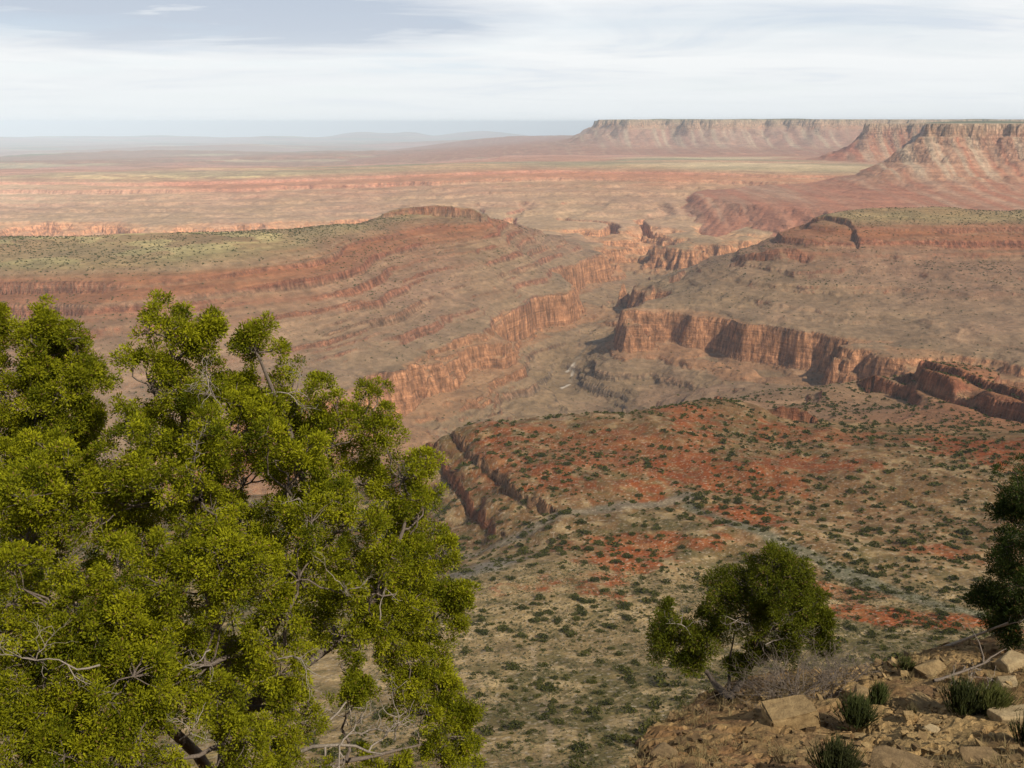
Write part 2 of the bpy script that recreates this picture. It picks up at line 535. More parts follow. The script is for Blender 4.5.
# broken country beyond the plateau
fw = sstep(7500, 12000, RG)
h += fw * (70 * fbm(x, y, 5200, 4, .5, 6, RG) - 30)
h -= fw * sstep(14000, 34000, RG) * 260
dp = dip(x, y).astype(np.float32)
wn = fbm(x, y, 700, 4, .55, 25, RG)
w_led = np.clip(np.where(RG < 1700, .15, np.where(RG > 4700, .75, np.where(AZ > .15, .5, .34)) + .9 * wn), 0, 1)
w_clf = np.clip(.78 + 1.35 * fbm(x, y, 520, 2, .4, 26, RG), .03, 1)
zt = strata(h, w_led, w_clf)
step_w = np.clip(np.where(RG > 4600, .8, .5) + 1.0 * fbm(x, y, 420, 3, .5, 27, RG), 0, 1) * sstep(-350, -375, zt) * sstep(900, 1500, RG)
for P_, far_, k_ in ((37.0, 9500, 1.0), (14.0, 4600, .9)):
    q_ = (zt + 5 * fbm(x, y, 1700, 2, .5, 28)) / P_
    fr = q_ - np.floor(q_)
    st_ = np.where(fr > .78, .34 + .66 * (fr - .78) / .22, .34 * fr / .78)
    zt += k_ * step_w * (1 - sstep(far_ * .7, far_, RG)) * P_ * (st_ - fr)
    step_w = np.clip(.35 + .9 * fbm(x, y, 260, 3, .5, 35, RG), 0, 1) * sstep(-350, -375, zt) * sstep(900, 1500, RG)
# single ledges that can be followed along the slope: (line, height, reach, lip wander)
for line, hgt_, reach, wob_ in (([(880, 361, -399), (920, 374, -400), (950, 385, -400), (985, 398, -400), (1024, 411, -400), (1090, 432, -400)], 34, 85, 5),
                                ([(905, 352, -388), (925, 357, -388), (965, 369, -388), (1024, 388, -386), (1090, 408, -384)], 13, 40, 4),
                                ([(718, 400, -398), (740, 407, -398), (772, 412, -398), (804, 416, -398)], 24, 55, 4),
                                ([(452, 428, -364), (462, 440, -364), (480, 464, -364), (508, 490, -364), (520, 505, -364), (548, 517, -362)], 9, 26, 5),
                                ([(428, 443, -387), (436, 456, -387), (453, 483, -387), (478, 516, -384), (500, 536, -376)], 10, 30, 5),
                                ([(800, 219, -366), (825, 222, -370), (848, 228, -380), (858, 236, -392)], 20, 140, 10),
                                ([(742, 247, -436), (768, 248, -434), (800, 250, -434)], 24, 110, 14),
                                ([(640, 300, -600), (650, 292, -590), (652, 286, -585)], 40, 90, 10), ([(672, 276, -560), (682, 268, -545)], 30, 90, 10),
                                ([(393, 212.6, -338), (430, 211, -336), (473, 212, -338)], 26, 110, 6)):
    Pw = [at(*q) for q in line]
    dmin = np.full(x.shape, 1e9); sg = np.ones(x.shape); tt_ = np.zeros(x.shape)
    near_ = np.abs(np.hypot(x - Pw[len(Pw) // 2][0], y - Pw[len(Pw) // 2][1])) < 1500
    xn, yn = x[near_], y[near_]
    dm = np.full(xn.shape, 1e9); sgn = np.ones(xn.shape); endf = np.ones(xn.shape)
    for q, ((x0, y0), (x1, y1)) in enumerate(zip(Pw, Pw[1:])):
        ex, ey = x1 - x0, y1 - y0
        t0 = ((xn - x0) * ex + (yn - y0) * ey) / (ex * ex + ey * ey)
        t = np.clip(t0, 0, 1)
        d = np.hypot(xn - x0 - t * ex, yn - y0 - t * ey)
        c_ = ex * (yn - y0) - ey * (xn - x0); co = ex * (0 - y0) - ey * (0 - x0)
        u_ = d < dm
        dm = np.where(u_, d, dm); sgn = np.where(u_, np.sign(c_ * co), sgn)
        over = np.zeros(xn.shape)
        ll = math.hypot(ex, ey)
        if q == 0: over = np.maximum(over, -t0 * ll)
        if q == len(Pw) - 2: over = np.maximum(over, (t0 - 1) * ll)
        endf = np.where(u_, np.exp(-(over / (reach * .5)) ** 2), endf)
    ds = dm * sgn + wob_ * fbm(xn, yn, reach * 1.2, 4, .6, 29)
    thick = max(3.0, hgt_ * .22)
    sw = np.clip(ds / thick + .5, 0, 1)
    dec = np.clip(1 - np.abs(ds) / reach, 0, 1)
    zt[near_] += hgt_ * (.5 - sw) * dec * endf * np.clip(1.0 + (.35 if hgt_ > 30 or hgt_ == 13 and reach == 40 else .9) * fbm(xn, yn, reach * 1.1, 3, .55, 30), .1, 1.35)
zt = zt.astype(np.float32)
Z = zt - dp
# vertical fluting of the big cliffs is in their plan: a second, finer wander of the line
# mesas at the level of the viewer
MES = np.zeros(Z.shape, np.int8)
sub = RG > 4500
xs, ys, rs = x[sub], y[sub], RG[sub]
for k, (poly, top) in enumerate(((MESA_NEAR, -8.0), (MESA_FAR, 52.0))):
    sc = (1.0, 1.9)[k]
    sd = poly_sd(xs, ys, poly)
    near = sd < 3200
    wob = np.zeros(sd.shape, np.float32)
    wob[near] = sc * (110 * fbm(xs[near], ys[near], 1500 * sc, 2, .5, 8 + k, rs[near]) + 46 * (fbm(xs[near], ys[near], 300 * sc, 4, .55, 12 + k, rs[near], True)) - 15)
    hill = np.where(sd < -300, np.clip(fbm(xs, ys, 1500, 3, .5, 15), -.2, 1) * (34, 20)[k] * sstep(-300, -900, sd), 0)
    pz = np.interp((sd + wob) / sc ** .5, MSD if k == 0 else MSD[:-4] + [900, 2200, 12000], MPZ if k == 0 else MPZ[:-4] + [-398, -520, -1500]).astype(np.float32) * (1.0, 1.05)[k] + top + hill
    zs = Z[sub]; ms = MES[sub]
    up = pz > zs
    zs[up] = pz[up]; ms[up] = k + 1
    Z[sub] = zs; MES[sub] = ms
# far hills along the skyline
for az_, r_, hh, wa, wr in ((-9, 72000, 560, 2.0, 7000), (-6.2, 70000, 420, 1.3, 6000), (-2.0, 74000, 520, 2.4, 7000), (3, 66000, 300, 3, 7000), (-22, 72000, 300, 6, 7000), (-14, 66000, 260, 3.0, 6000), (-31, 66000, 330, 5, 7000), (-3, 42000, 200, 5, 4000), (-1.0, 28000, 150, 4.5, 2500), (-17, 36000, 150, 7, 3500)):
    Z += hh * np.exp(-((np.degrees(AZ) - az_) / wa) ** 2 - ((RG - r_) / wr) ** 2) * (1 + .35 * fbm(x, y, 9000, 3, .5, 21, RG))
ZG = Z                                              # geological height, before the curve of the earth
Z = (Z - RG * RG / (2 * 7.4e6)).astype(np.float32)
# ------------------------------------------------------------------ what the ground is made of (base colours)
dzr = np.gradient(Z, axis=0) / np.gradient(RG, axis=0)
dza = np.gradient(Z, axis=1) / (RG * (LAZ[1] - LAZ[0]))
SLOPE = np.hypot(dzr, dza)
zs = ZG + dp                                        # height in the bed's own measure
zw = zs + 5 * fbm(x, y, 260, 3, .5, 31, RG)
TZ = [-1000, -860, -760, -724, -722, -600, -598, -560, -530, -500, -470, -440, -410, -385, -360, -338, -325, -290, -240, -130, -112, -95, -60, 0, 200]
TT = np.array([(.22, .16, .085), (.24, .17, .09), (.26, .18, .095), (.26, .18, .10), (.30, .17, .085), (.30, .175, .09), (.235, .165, .095), (.23, .158, .093), (.235, .155, .09), (.23, .15, .088), (.235, .145, .082),
               (.24, .14, .075), (.275, .122, .056), (.285, .11, .046), (.25, .14, .068), (.30, .22, .10), (.31, .16, .075), (.33, .12, .06), (.31, .15, .09), (.32, .20, .125), (.38, .15, .08), (.36, .22, .14), (.38, .23, .14), (.34, .25, .15), (.2, .2, .1)], np.float32)
TC = np.array([(.21, .14, .085), (.22, .145, .085), (.24, .155, .09), (.38, .175, .08), (.42, .19, .085), (.46, .215, .10), (.32, .145, .08), (.31, .14, .075), (.33, .145, .075), (.3, .13, .07), (.34, .14, .07),
               (.32, .13, .065), (.33, .12, .06), (.33, .135, .068), (.32, .14, .07), (.33, .17, .08), (.33, .14, .07), (.36, .12, .06), (.34, .14, .08), (.36, .21, .13), (.40, .16, .08), (.46, .24, .14), (.46, .245, .14), (.42, .30, .19), (.3, .24, .15)], np.float32)
tal = np.stack([np.interp(zw, TZ, TT[:, k]) for k in range(3)], -1).astype(np.float32)
clf = np.stack([np.interp(zw, TZ, TC[:, k]) for k in range(3)], -1).astype(np.float32)
steep = sstep(.75, 1.25, SLOPE)
col = tal * (1 - steep[..., None]) + clf * steep[..., None]
# thin beds
beds = gnoise(zs / 9 + 3 * fbm(x, y, 900, 2, .5, 33), x / 2500)
beds2 = gnoise(zs / 3.2, x / 1200 + 7.7) * np.clip(1 - RG / 6000, 0, 1)
bw = np.where(RG > 4600, sstep(.06, .3, SLOPE), sstep(.18, .6, SLOPE)) * (zs > -760) * (RG > 700)
col *= (1 + bw * (.13 * beds + .10 * beds2))[..., None]
beds3 = gnoise(zs / 17 + 1.5 * fbm(x, y, 1200, 2, .5, 36, RG) + 3.3, x / 3000 + 1.7)
BED_R = bw * sstep(.12, .5, beds3) * (.25 + .75 * sstep(-470, -420, zs)) * sstep(-615, -585, zs); BED_T = bw * sstep(.12, .5, -beds3) * sstep(-615, -585, zs)


def blend(m, c):
    global col
    m = np.clip(m, 0, 1)[..., None]
    col = col * (1 - m) + np.array(c, np.float32) * m


gentle = 1 - sstep(.16, .34, SLOPE)
flat = 1 - sstep(.10, .22, SLOPE)
n_a = fbm(x, y, 900, 4, .55, 41, RG)
n_b = fbm(x, y, 210, 4, .55, 42, RG)
n_c = fbm(x, y, 60, 4, .55, 43, RG)
blend(BED_R * np.where(RG > 4600, .4, .55), (.33, .125, .062))
blend(BED_T * .5, (.30, .205, .115))
top = sstep(-360, -349, zs) * (RG > 1700) * (MES == 0)
blend(top * gentle * np.where((AZ < 0) & (np.degrees(AZ) > -13.5), .3, .75), (.31, .205, .09))                                     # dry grass on the platforms
AZDG = np.degrees(AZ)
blend(top * flat * sstep(-12, -15, AZDG) * sstep(-.25, .15, n_b + .4 * n_a) * .9, (.53, .405, .17))
blend(top * gentle * sstep(.25, .6, n_b - .3 * n_a) * np.where(AZ < 0, .45, .3), (.14, .12, .05))
# greenish and mauve talus
tl = (RG > 1300) * (1 - steep) * sstep(-380, -460, zs)
blend(tl * sstep(-.2, .6, n_a) * .4, (.235, .17, .088))
blend(tl * sstep(.15, .7, -n_a + .4 * n_b) * .4, (.23, .135, .085))
blend(tl * sstep(.3, .8, n_b + .5 * n_c) * .35, (.30, .2, .115))
col *= 1 + tl[..., None] * np.array((.09, -.01, -.05), np.float32)
# far flats
ff = sstep(6200, 9000, RG) * (MES == 0)
n_f = gnoise(x / 5200 + 3.3, y / 2600) + .5 * gnoise(x / 1700, y / 900 + 5.1)
blend(ff * .55, (.32, .18, .12))
blend(ff * sstep(.1, .5, n_f) * .8, (.17, .165, .085))
blend(ff * sstep(.25, .7, -n_f) * .7, (.42, .22, .15))
blend(ff * sstep(.35, .6, gnoise(x / 4200 + 9, y / 1500)) * .55, (.44, .38, .22))
blend(ff * sstep(.2, .45, SLOPE) * .7, (.42, .17, .115))
pl = (RG > 5000) * (RG < 9500) * (MES == 0) * sstep(-372, -340, zs) * gentle
blend(pl * sstep(-.3, .25, gnoise(x / 1500, y / 700 + 2.2)) * .6, (.165, .14, .08))
# mesa slopes: pale ribs and red gullies
ms = (MES > 0) & (zs < -90)
str_ = gnoise(x / 75, y / 2400) + .6 * gnoise(x / 32, y / 900 + 3)
rib = fbm(x, y, 240, 4, .6, 12, RG, True)
blend(ms * .75, (.38, .20, .115))
blend(ms * sstep(.0, .5, str_ + .25 * n_a) * np.where(MES == 1, .85, .35), (.36, .12, .06))
blend((MES == 2) * (zs < -90) * .4, (.27, .19, .15))  # far mesa greyed in the colour itself, standing in for cool haze
blend(ms * sstep(.15, .7, -str_) * .6, (.44, .34, .22))
blend((MES == 1) * (zs < -120) * sstep(24.6, 23.6, np.degrees(AZ)) * sstep(-.5, .3, n_a + .5 * str_) * .75, (.33, .11, .055))
blend((MES > 0) * sstep(-300, -360, zs) * .6, (.31, .14, .08))
blend((MES > 0) * (zs > -4) * (SLOPE < .5) * .9, (.10, .11, .055))
# the near slope and the red bench
nr = 1 - sstep(1150, 1450, RG)
nearz = nr * (1 - steep)
n_d = fbm(x, y, 17, 3, .6, 44, RG)
soil_a = (.29, .20, .095); soil_g = (.165, .122, .052); soil_r = (.25, .098, .042)
blend(nearz, (.225, .125, .055))
blend(nearz * (1 - sstep(560, 760, RG + 60 * n_b)), soil_a)
blend(nearz * sstep(.0, .45, n_b + .5 * n_a + .15) * .8, soil_g)
n_e = fbm(x, y, 19, 3, .55, 47, RG)
blend(nearz * sstep(.05, .5, n_e + .4 * n_c) * .65, (.42, .30, .155))
blend(nearz * sstep(.05, .5, -n_e + .4 * n_b) * .6, (.13, .105, .04))
redf = sstep(560, 700, RG) * sstep(.02, .42, n_a * .8 + n_b * .5 - .02)
blend(nearz * redf * .5 * (.4 + .6 * sstep(-.5, .5, n_d)), soil_r)
for px, py, zz_, sx, sy, am in ((572, 580, -322, 100, 36, 1.0), (610, 560, -335, 70, 22, .9), (560, 548, -345, 50, 14, .6), (640, 548, -345, 60, 20, .8), (750, 522, -350, 30, 14, .95), (730, 480, -360, 80, 16, .7), (600, 450, -356, 110, 34, .6), (580, 490, -352, 60, 22, .75), (905, 628, -302, 85, 20, 1.0), (840, 600, -320, 60, 14, .6),
                                (940, 558, -332, 45, 14, .8), (1000, 446, -352, 80, 20, 1.0), (820, 468, -362, 70, 14, .85), (690, 410, -358, 60, 14, .75), (870, 445, -380, 90, 16, .5), (500, 470, -362, 40, 40, .55), (590, 595, -318, 80, 9, .8)):
    cx, cy = at(px, py, zz_); r0 = math.hypot(cx, cy)
    wx = sx * r0 / FPX * 1.1; wy = sy * r0 / FPX / max(.25, -zz_ / r0) * 1.05
    ca, sa = cx / r0, cy / r0
    u = ((x - cx) * sa - (y - cy) * ca) / wx; v = ((x - cx) * ca + (y - cy) * sa) / wy
    g = 1.15 - np.sqrt(u * u + v * v) + .55 * n_b + .35 * n_c
    blend(nearz * sstep(0.05, .6, g + .25 * n_d) * am * (.45 + .55 * sstep(-.5, .35, n_d)), (.23, .060, .020))
    blend(nearz * sstep(.3, .7, g + .5 * n_c + .3 * n_d) * am * .5, (.29, .082, .027))
# grey gravel wash, tan track, pale stream bed
for pts, w, c, am in (([(690, 512, -356), (760, 542, -345), (820, 568, -334), (900, 600, -314), (980, 625, -300)], 9, (.17, .16, .10), .8), ([(460, 545, -370), (520, 530, -356), (600, 512, -352), (690, 500, -355)], 10, (.22, .19, .14), .6),
                      ([(531, 650, -295), (537, 672, -284), (534, 690, -271), (546, 705, -262), (541, 722, -250), (551, 740, -240), (543, 768, -215)], 1.5, (.36, .26, .15), .75), ([(480, 570, -340), (500, 552, -345)], 22, (.22, .19, .15), .8),
                      ([(562, 386, -804), (569, 383, -803)], 5, (.62, .52, .40), 1.0), ([(567, 371, -797), (574, 369, -795), (572, 374, -797)], 5, (.62, .52, .40), 1.0), ([(602, 345, -765), (578, 360, -780), (570, 380, -800)], 7, (.30, .23, .15), .5)):
    P = [at(*p) for p in pts]
    d = np.full(x.shape, 1e9, np.float32)
    for (x0, y0), (x1, y1) in zip(P, P[1:]):
        ex, ey = x1 - x0, y1 - y0
        t = np.clip(((x - x0) * ex + (y - y0) * ey) / (ex * ex + ey * ey), 0, 1)
        d = np.minimum(d, np.hypot(x - x0 - t * ex, y - y0 - t * ey))
    blend((1 - sstep(.5 * w, 1.5 * w, d + w * .5 * n_c)) * am * (1 - .7 * steep), c)
# scattered pale stones and dark scrub too fine to build
grain = gnoise(x / 2.1, y / 2.1) + .6 * gnoise(x / 4.7 + 9, y / 4.7)
blend(nearz * sstep(.30, .75, grain) * .65 * (1 - sstep(900, 1500, RG)), (.46, .37, .26))
blend(nearz * sstep(.35, .8, -grain) * .5 * (1 - sstep(900, 1500, RG)), (.12, .115, .06))
g2 = gnoise(x / 7.5, y / 7.5 + 4) + .7 * gnoise(x / 16, y / 16)
midw = sstep(900, 1500, RG) * (1 - sstep(3500, 6500, RG)) * (1 - steep)
blend(midw * sstep(.45, .85, g2) * .30, (.15, .14, .085))
# crust of pale rock on the bench's crests
crest = np.exp(-((np.degrees(AZ) + 0) / 6.0) ** 2) * sstep(1000, 1090, RG) * nr
blend(crest * sstep(0, .5, n_c) * .6, (.46, .36, .24))
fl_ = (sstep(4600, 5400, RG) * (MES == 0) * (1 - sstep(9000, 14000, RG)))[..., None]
col = col * (1 + .38 * fl_) + fl_ * np.array((.012, .004, .004), np.float32)  # far side of pink ground, paled further in its colour as extra haze
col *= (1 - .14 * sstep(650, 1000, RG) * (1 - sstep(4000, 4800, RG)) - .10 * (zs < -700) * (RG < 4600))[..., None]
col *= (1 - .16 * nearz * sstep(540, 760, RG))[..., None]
lum = col.mean(-1, keepdims=True)
col = lum + (col - lum) * (1.0 + .10 * nr[..., None])
col *= (1 + .10 * n_c + .08 * n_b)[..., None]
col = np.clip(col, .006, .8)

# ------------------------------------------------------------------ materials of the land
m = Mat('canyon rock and soil', .95, .1)
at_ = m.n('ShaderNodeAttribute'); at_.attribute_name = 'albedo'
fine = m.noise(.55, 6, .68)
mid = m.noise(.045, 6, .62)
big = m.noise(.011, 5, .6)
streak = m.noise(.055, 6, .65, None, (1, 1, .10))
f = m.math('MULTIPLY', m.remap(fine, .3, .7, .74, 1.26), m.remap(mid, .3, .7, .74, 1.26))
f = m.math('MULTIPLY', f, m.remap(big, .3, .7, .88, 1.12))
bed = m.noise(1.0, 5, .7, None, (.0035, .0035, .11))
gp = m.t.nodes.new('ShaderNodeNewGeometry'); sx = m.t.nodes.new('ShaderNodeSeparateXYZ'); m.l(gp.outputs['Position'], sx.inputs[0])
wb = m.math('MAXIMUM', m.remap(sx.outputs['Z'], -360, -390, 0, 1), m.remap(sx.outputs['Y'], 1500, 1800, 0, 1))
bed = m.math('ADD', m.math('MULTIPLY', m.math('SUBTRACT', bed, .5), wb), .5)
f = m.math('MULTIPLY', f, m.remap(bed, .32, .68, .80, 1.18))
st = m.remap(streak, .38, .62, .55, 1.28)
str2 = m.noise(.17, 5, .7, None, (1, 1, .05))
st = m.math('MULTIPLY', st, m.remap(str2, .36, .64, .70, 1.22))
cb = m.noise(.10, 4, .7, None, (.06, .06, 1))
st = m.math('MULTIPLY', st, m.remap(cb, .36, .64, .80, 1.15))
vo_ = m.n('ShaderNodeTexVoronoi', Scale=.055); mp_ = m.n('ShaderNodeMapping', Scale=(1, 1, .5)); m.l(m.t.nodes.new('ShaderNodeNewGeometry').outputs['Position'], mp_.inputs[0]); m.l(mp_.outputs[0], vo_.inputs['Vector'])
st = m.math('MULTIPLY', st, m.remap(vo_.outputs['Distance'], 0, .8, 1.1, .82))
f2 = m.math('ADD', m.math('MULTIPLY', m.math('SUBTRACT', st, 1.0), at_.outputs['Alpha']), 1.0)
m.base(m.scale(at_.outputs['Color'], m.math('MULTIPLY', f, f2)))
hgt = m.math('ADD', m.math('MULTIPLY', mid, 1.0), m.math('MULTIPLY', fine, .12))
hgt = m.math('ADD', hgt, m.math('MULTIPLY', m.math('ADD', m.math('ADD', m.math('MULTIPLY', streak, 1.8), m.math('MULTIPLY', cb, .7)), m.math('MULTIPLY', vo_.outputs['Distance'], -.9)), at_.outputs['Alpha']))
hgt = m.math('ADD', hgt, m.math('MULTIPLY', bed, .8))
m.bump(hgt, 9.0, .8)
M_LAND = m.m

# ------------------------------------------------------------------ the land, cut where one landform ends and the next begins
nr_, nc_ = RG.shape
AZD = np.degrees(AZ)
rim = np.interp(AZD, [-41, -12, -4, 0, 5, 10, 14, 18, 23, 27, 41], [1000, 1000, 1060, 1190, 1190, 1290, 1420, 1560, 1560, 1480, 1480])
lab = np.full(RG.shape, 3, np.int8)                                             # canyon
lab[RG < rim] = 0                                                               # hillside
butte = (RG > 1400) & (RG < 4700) & (ZG > -600) & (AZD < 7) & (RG > np.interp(AZD, [-41, -8, 0, 7], [1450, 1800, 2000, 3300]))
ridge = (RG > 2150) & (RG < 4700) & (ZG > -600) & (AZD > 7) & ~butte
lab[butte & (RG < np.interp(AZD, [-41, -20, -5, 3, 7], [3250, 3400, 3700, 4300, 4500]))] = 1
lab[ridge & (RG < np.interp(AZD, [7, 12, 20, 41], [3900, 3900, 4250, 4300]))] = 2
lab[(RG > 5300) & (zs > -660)] = 4                                              # plateau
lab[(RG > 10500)] = 5                                                           # plain
lab[MES == 1] = 6
lab[MES == 2] = 7
lab[(RG > 52000)] = 8
NAMES = [('hillside', 'near slope and red soil bench dotted with shrubs below the rim'), ('butte', 'flat-topped butte with a grassy terrace left of the inner gorge'), ('ridge', 'broad stepped ridge with an orange cliff foot right of the gorge'),
         ('canyon', 'inner gorge with orange cliff walls and grey-brown slopes'), ('plateau', 'pink banded plateau stretching across the far side of the gorge'), ('plain', 'hazy pink and blue broken country beyond the plateau'),
         ('mesa', 'red and tan cliffed mesa standing nearest at the right edge'), ('mesa', 'long bluish table mesa on the skyline behind the red one'), ('far_hills', 'faint blue hills along the horizon')]
vid = np.arange(nr_ * nc_).reshape(nr_, nc_)
F = np.stack([vid[:-1, :-1], vid[:-1, 1:], vid[1:, 1:], vid[1:, :-1]], -1).reshape(-1, 4)
FL = lab[:-1, :-1].ravel()
VV = np.stack([GX, GY, Z], -1).reshape(-1, 3)
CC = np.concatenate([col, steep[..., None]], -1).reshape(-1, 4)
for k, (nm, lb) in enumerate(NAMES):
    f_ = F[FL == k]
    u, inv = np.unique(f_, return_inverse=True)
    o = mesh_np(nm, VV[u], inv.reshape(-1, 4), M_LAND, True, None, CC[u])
    tag(o, lb, None, None, 'structure')

# ------------------------------------------------------------------ haze
import bmesh
bm = bmesh.new()
bmesh.ops.create_cube(bm, size=1.0)
lo = float(Z.min()) - 1.0
for v in bm.verts:
    v.co = (v.co.x * 300000, v.co.y * 300000, (lo if v.co.z < 0 else 90.0))
me = bpy.data.meshes.new('haze'); bm.to_mesh(me); bm.free()
hm = bpy.data.materials.new('haze'); hm.use_nodes = True
t = hm.node_tree; t.nodes.clear()
vo = t.nodes.new('ShaderNodeOutputMaterial'); pv = t.nodes.new('ShaderNodeVolumePrincipled')
pv.inputs['Color'].default_value = (.82, .915, 1.0, 1)
pv.inputs['Density'].default_value = HAZE
pv.inputs['Anisotropy'].default_value = -0.35
t.links.new(pv.outputs[0], vo.inputs['Volume'])
me.materials.append(hm)
hz_o = bpy.data.objects.new('haze', me); COL.objects.link(hz_o)
tag(hz_o, 'pale blue air that fades the far mesas and plains', None, None, 'stuff')
# ------------------------------------------------------------------ the rim under the viewer
RIMC = [(1.8, 11.36, -9.3), (7.3, 10.8, -8.8), (4.75, 17.4, -12.2), (10.5, 17.0, -10.7), (7.3, 17.0, -11.3), (2.5, 14.8, -11.2), (0, 1.5, -1.7), (-6, 2, -2.2), (6, 2, -2.2),
        (-3.4, 9.6, -8.85), (-8, 9.5, -8.6), (-5, 12.5, -10.6), (0, 9, -8.3), (14, 12, -8.6), (18, 18, -10.5), (-14, 10, -8.8), (9.0, 14.0, -9.9), (12, 6, -5.2), (-12, 5, -5), (12, 24, -13.5), (-10, 20, -15)]
_rp = np.array(RIMC)
_A = -np.hypot(_rp[:, None, 0] - _rp[None, :, 0], _rp[:, None, 1] - _rp[None, :, 1])
_n = len(_rp)
_M = np.zeros((_n + 3, _n + 3)); _M[:_n, :_n] = _A; _M[:_n, _n] = 1; _M[:_n, _n + 1:] = _rp[:, :2]; _M[_n, :_n] = 1; _M[_n + 1:, :_n] = _rp[:, :2].T
_w = np.linalg.solve(_M, np.concatenate([_rp[:, 2], np.zeros(3)]))


def cells(px, py, seed):
    """Voronoi cells: a random value per cell and the distance to the cell's edge"""
    xi, yi = np.floor(px), np.floor(py)
    b1 = np.full(px.shape, 9.0); b2 = np.full(px.shape, 9.0); val = np.zeros(px.shape); tx = np.zeros(px.shape); ty = np.zeros(px.shape)
    for i in (-1, 0, 1):
        for j in (-1, 0, 1):
            a, b = (xi + i).astype(np.int64), (yi + j).astype(np.int64)
            hsh = ((a * 73856093) ^ (b * 19349663) ^ (seed * 83492791)) & 0xffff
            jx = ((hsh * 1103) & 1023) / 1023.0; jy = ((hsh * 7919) & 1023) / 1023.0; v = ((hsh * 5003) & 1023) / 1023.0
            dx, dy = px - (xi + i + jx), py - (yi + j + jy)
            d = np.hypot(dx, dy)
            c = d < b1
            b2 = np.where(c, b1, np.minimum(b2, d)); b1 = np.where(c, d, b1)
            val = np.where(c, v, val); tx = np.where(c, dx, tx); ty = np.where(c, dy, ty)
    return val, b2 - b1, tx, ty


EDGE_A = [-60, -40, -25, -12, -5, -1, 7.6, 8.6, 9.6, 10.6, 12.5, 15.5, 19, 23, 28, 32, 40, 60]
EDGE_R = [14, 14, 13.5, 12.5, 10.5, 9.2, 9.2, 11.0, 14.0, 15.6, 16.6, 18.4, 18.6, 18.7, 19.6, 20.6, 22, 24]


def rim_z(px, py, detail=True):
    px = np.asarray(px, float); py = np.asarray(py, float)
    o = np.full(px.shape, _w[_n]) + _w[_n + 1] * px + _w[_n + 2] * py
    for k in range(_n):
        o -= _w[k] * np.hypot(px - _rp[k, 0], py - _rp[k, 1])
    r = np.hypot(px, py); az = np.degrees(np.arctan2(px, py))
    e = np.interp(az, EDGE_A, EDGE_R) + .45 * fbm(px, py, 2.6, 3, .55, 51)
    s = np.maximum(r - e, 0)
    led = s + .35 * np.sin(s * 2.6)
    o -= np.where(s > 0, 1.75 * led * (1 - np.exp(-s * 1.2)), 0)
    if detail:
        v, ed, tx, ty = cells(px / .75 + .25 * fbm(px, py, .9, 2, .5, 52), py / .55, 5)
        v2, ed2, tx2, ty2 = cells(px / .27, py / .22 + 40, 9)
        rock = sstep(-.35, .35, fbm(px, py, 3.4, 3, .55, 53) + .5 * (s > 0))
        o += rock * (.15 * (v - .5) + .10 * (v - .5) * tx + .09 * ty * (v - .3) - .10 * (1 - sstep(0, .10, ed)))
        o += (.25 + .6 * rock) * (.045 * (v2 - .5) + .05 * (v2 - .5) * tx2 - .025 * (1 - sstep(0, .12, ed2)))
        o += .16 * fbm(px, py, 2.4, 4, .5, 54) + .03 * fbm(px, py, .25, 3, .6, 55)
    return o


gx = np.arange(-17, 24, .062); gy = np.arange(.6, 36, .062)
PX, PY = np.meshgrid(gx, gy)
PZ = rim_z(PX, PY)
rock_v, rock_e, _, _ = cells(PX / .75 + .25 * fbm(PX, PY, .9, 2, .5, 52), PY / .55, 5)
gc = np.empty(PX.shape + (4,), np.float32)
gc[..., :3] = (.21, .13, .065)
gc[..., 3] = 0


def gblend(mask, c):
    mask = np.clip(mask, 0, 1)[..., None]
    gc[..., :3] = gc[..., :3] * (1 - mask) + np.array(c, np.float32) * mask


gblend(sstep(-.1, .45, fbm(PX, PY, 3.0, 4, .55, 61)) * .8, (.36, .25, .125))
gblend(sstep(.05, .5, fbm(PX, PY, 1.7, 4, .55, 62)) * .8, (.14, .088, .05))
gblend(sstep(.15, .55, fbm(PX, PY, 1.1, 3, .55, 64)) * .6, (.25, .15, .085))
gblend((rock_v > .78) * .4, (.36, .26, .135))
gblend((rock_v < .2) * .5, (.21, .14, .085))
gblend(sstep(.3, .7, fbm(PX, PY, .5, 3, .6, 63)) * .5, (.40, .30, .155))
gblend(sstep(3.5, 7.0, PX) * sstep(-.35, .3, fbm(PX, PY, 2.2, 4, .55, 65)) * .6, (.40, .29, .15))
gc[..., :3] *= np.array((1.04, .95, .78), np.float32)
m = Mat('rim rock and dust', .95, .12)
at_ = m.n('ShaderNodeAttribute'); at_.attribute_name = 'albedo'
a1 = m.noise(9, 8, .7); a2 = m.noise(55, 4, .7)
m.base(m.scale(at_.outputs['Color'], m.math('MULTIPLY', m.remap(a1, .3, .7, .62, 1.32), m.remap(a2, .3, .7, .78, 1.2))))
m.bump(m.math('ADD', a1, m.math('MULTIPLY', a2, .3)), .08, .8)
M_RIM = m.m
nyy, nxx = PX.shape
vid = np.arange(nyy * nxx).reshape(nyy, nxx)
F = np.stack([vid[:-1, :-1], vid[:-1, 1:], vid[1:, 1:], vid[1:, :-1]], -1).reshape(-1, 4)
rr_ = np.hypot(PX, PY)
keep = ((rr_ < 44) & (PZ > -48))[:-1, :-1].ravel()
F = F[keep]
u, inv = np.unique(F, return_inverse=True)
V = np.stack([PX, PY, PZ], -1).reshape(-1, 3)
o = mesh_np('ground', V[u], inv.reshape(-1, 4), M_RIM, False, None, gc.reshape(-1, 4)[u])
tag(o, 'broken tan limestone ground of the rim', None, None, 'structure')

# ------------------------------------------------------------------ plants: builders
RND = np.random.default_rng(7)
random.seed(7)


def unit(v): return v / np.maximum(np.linalg.norm(v, axis=-1, keepdims=True), 1e-9)


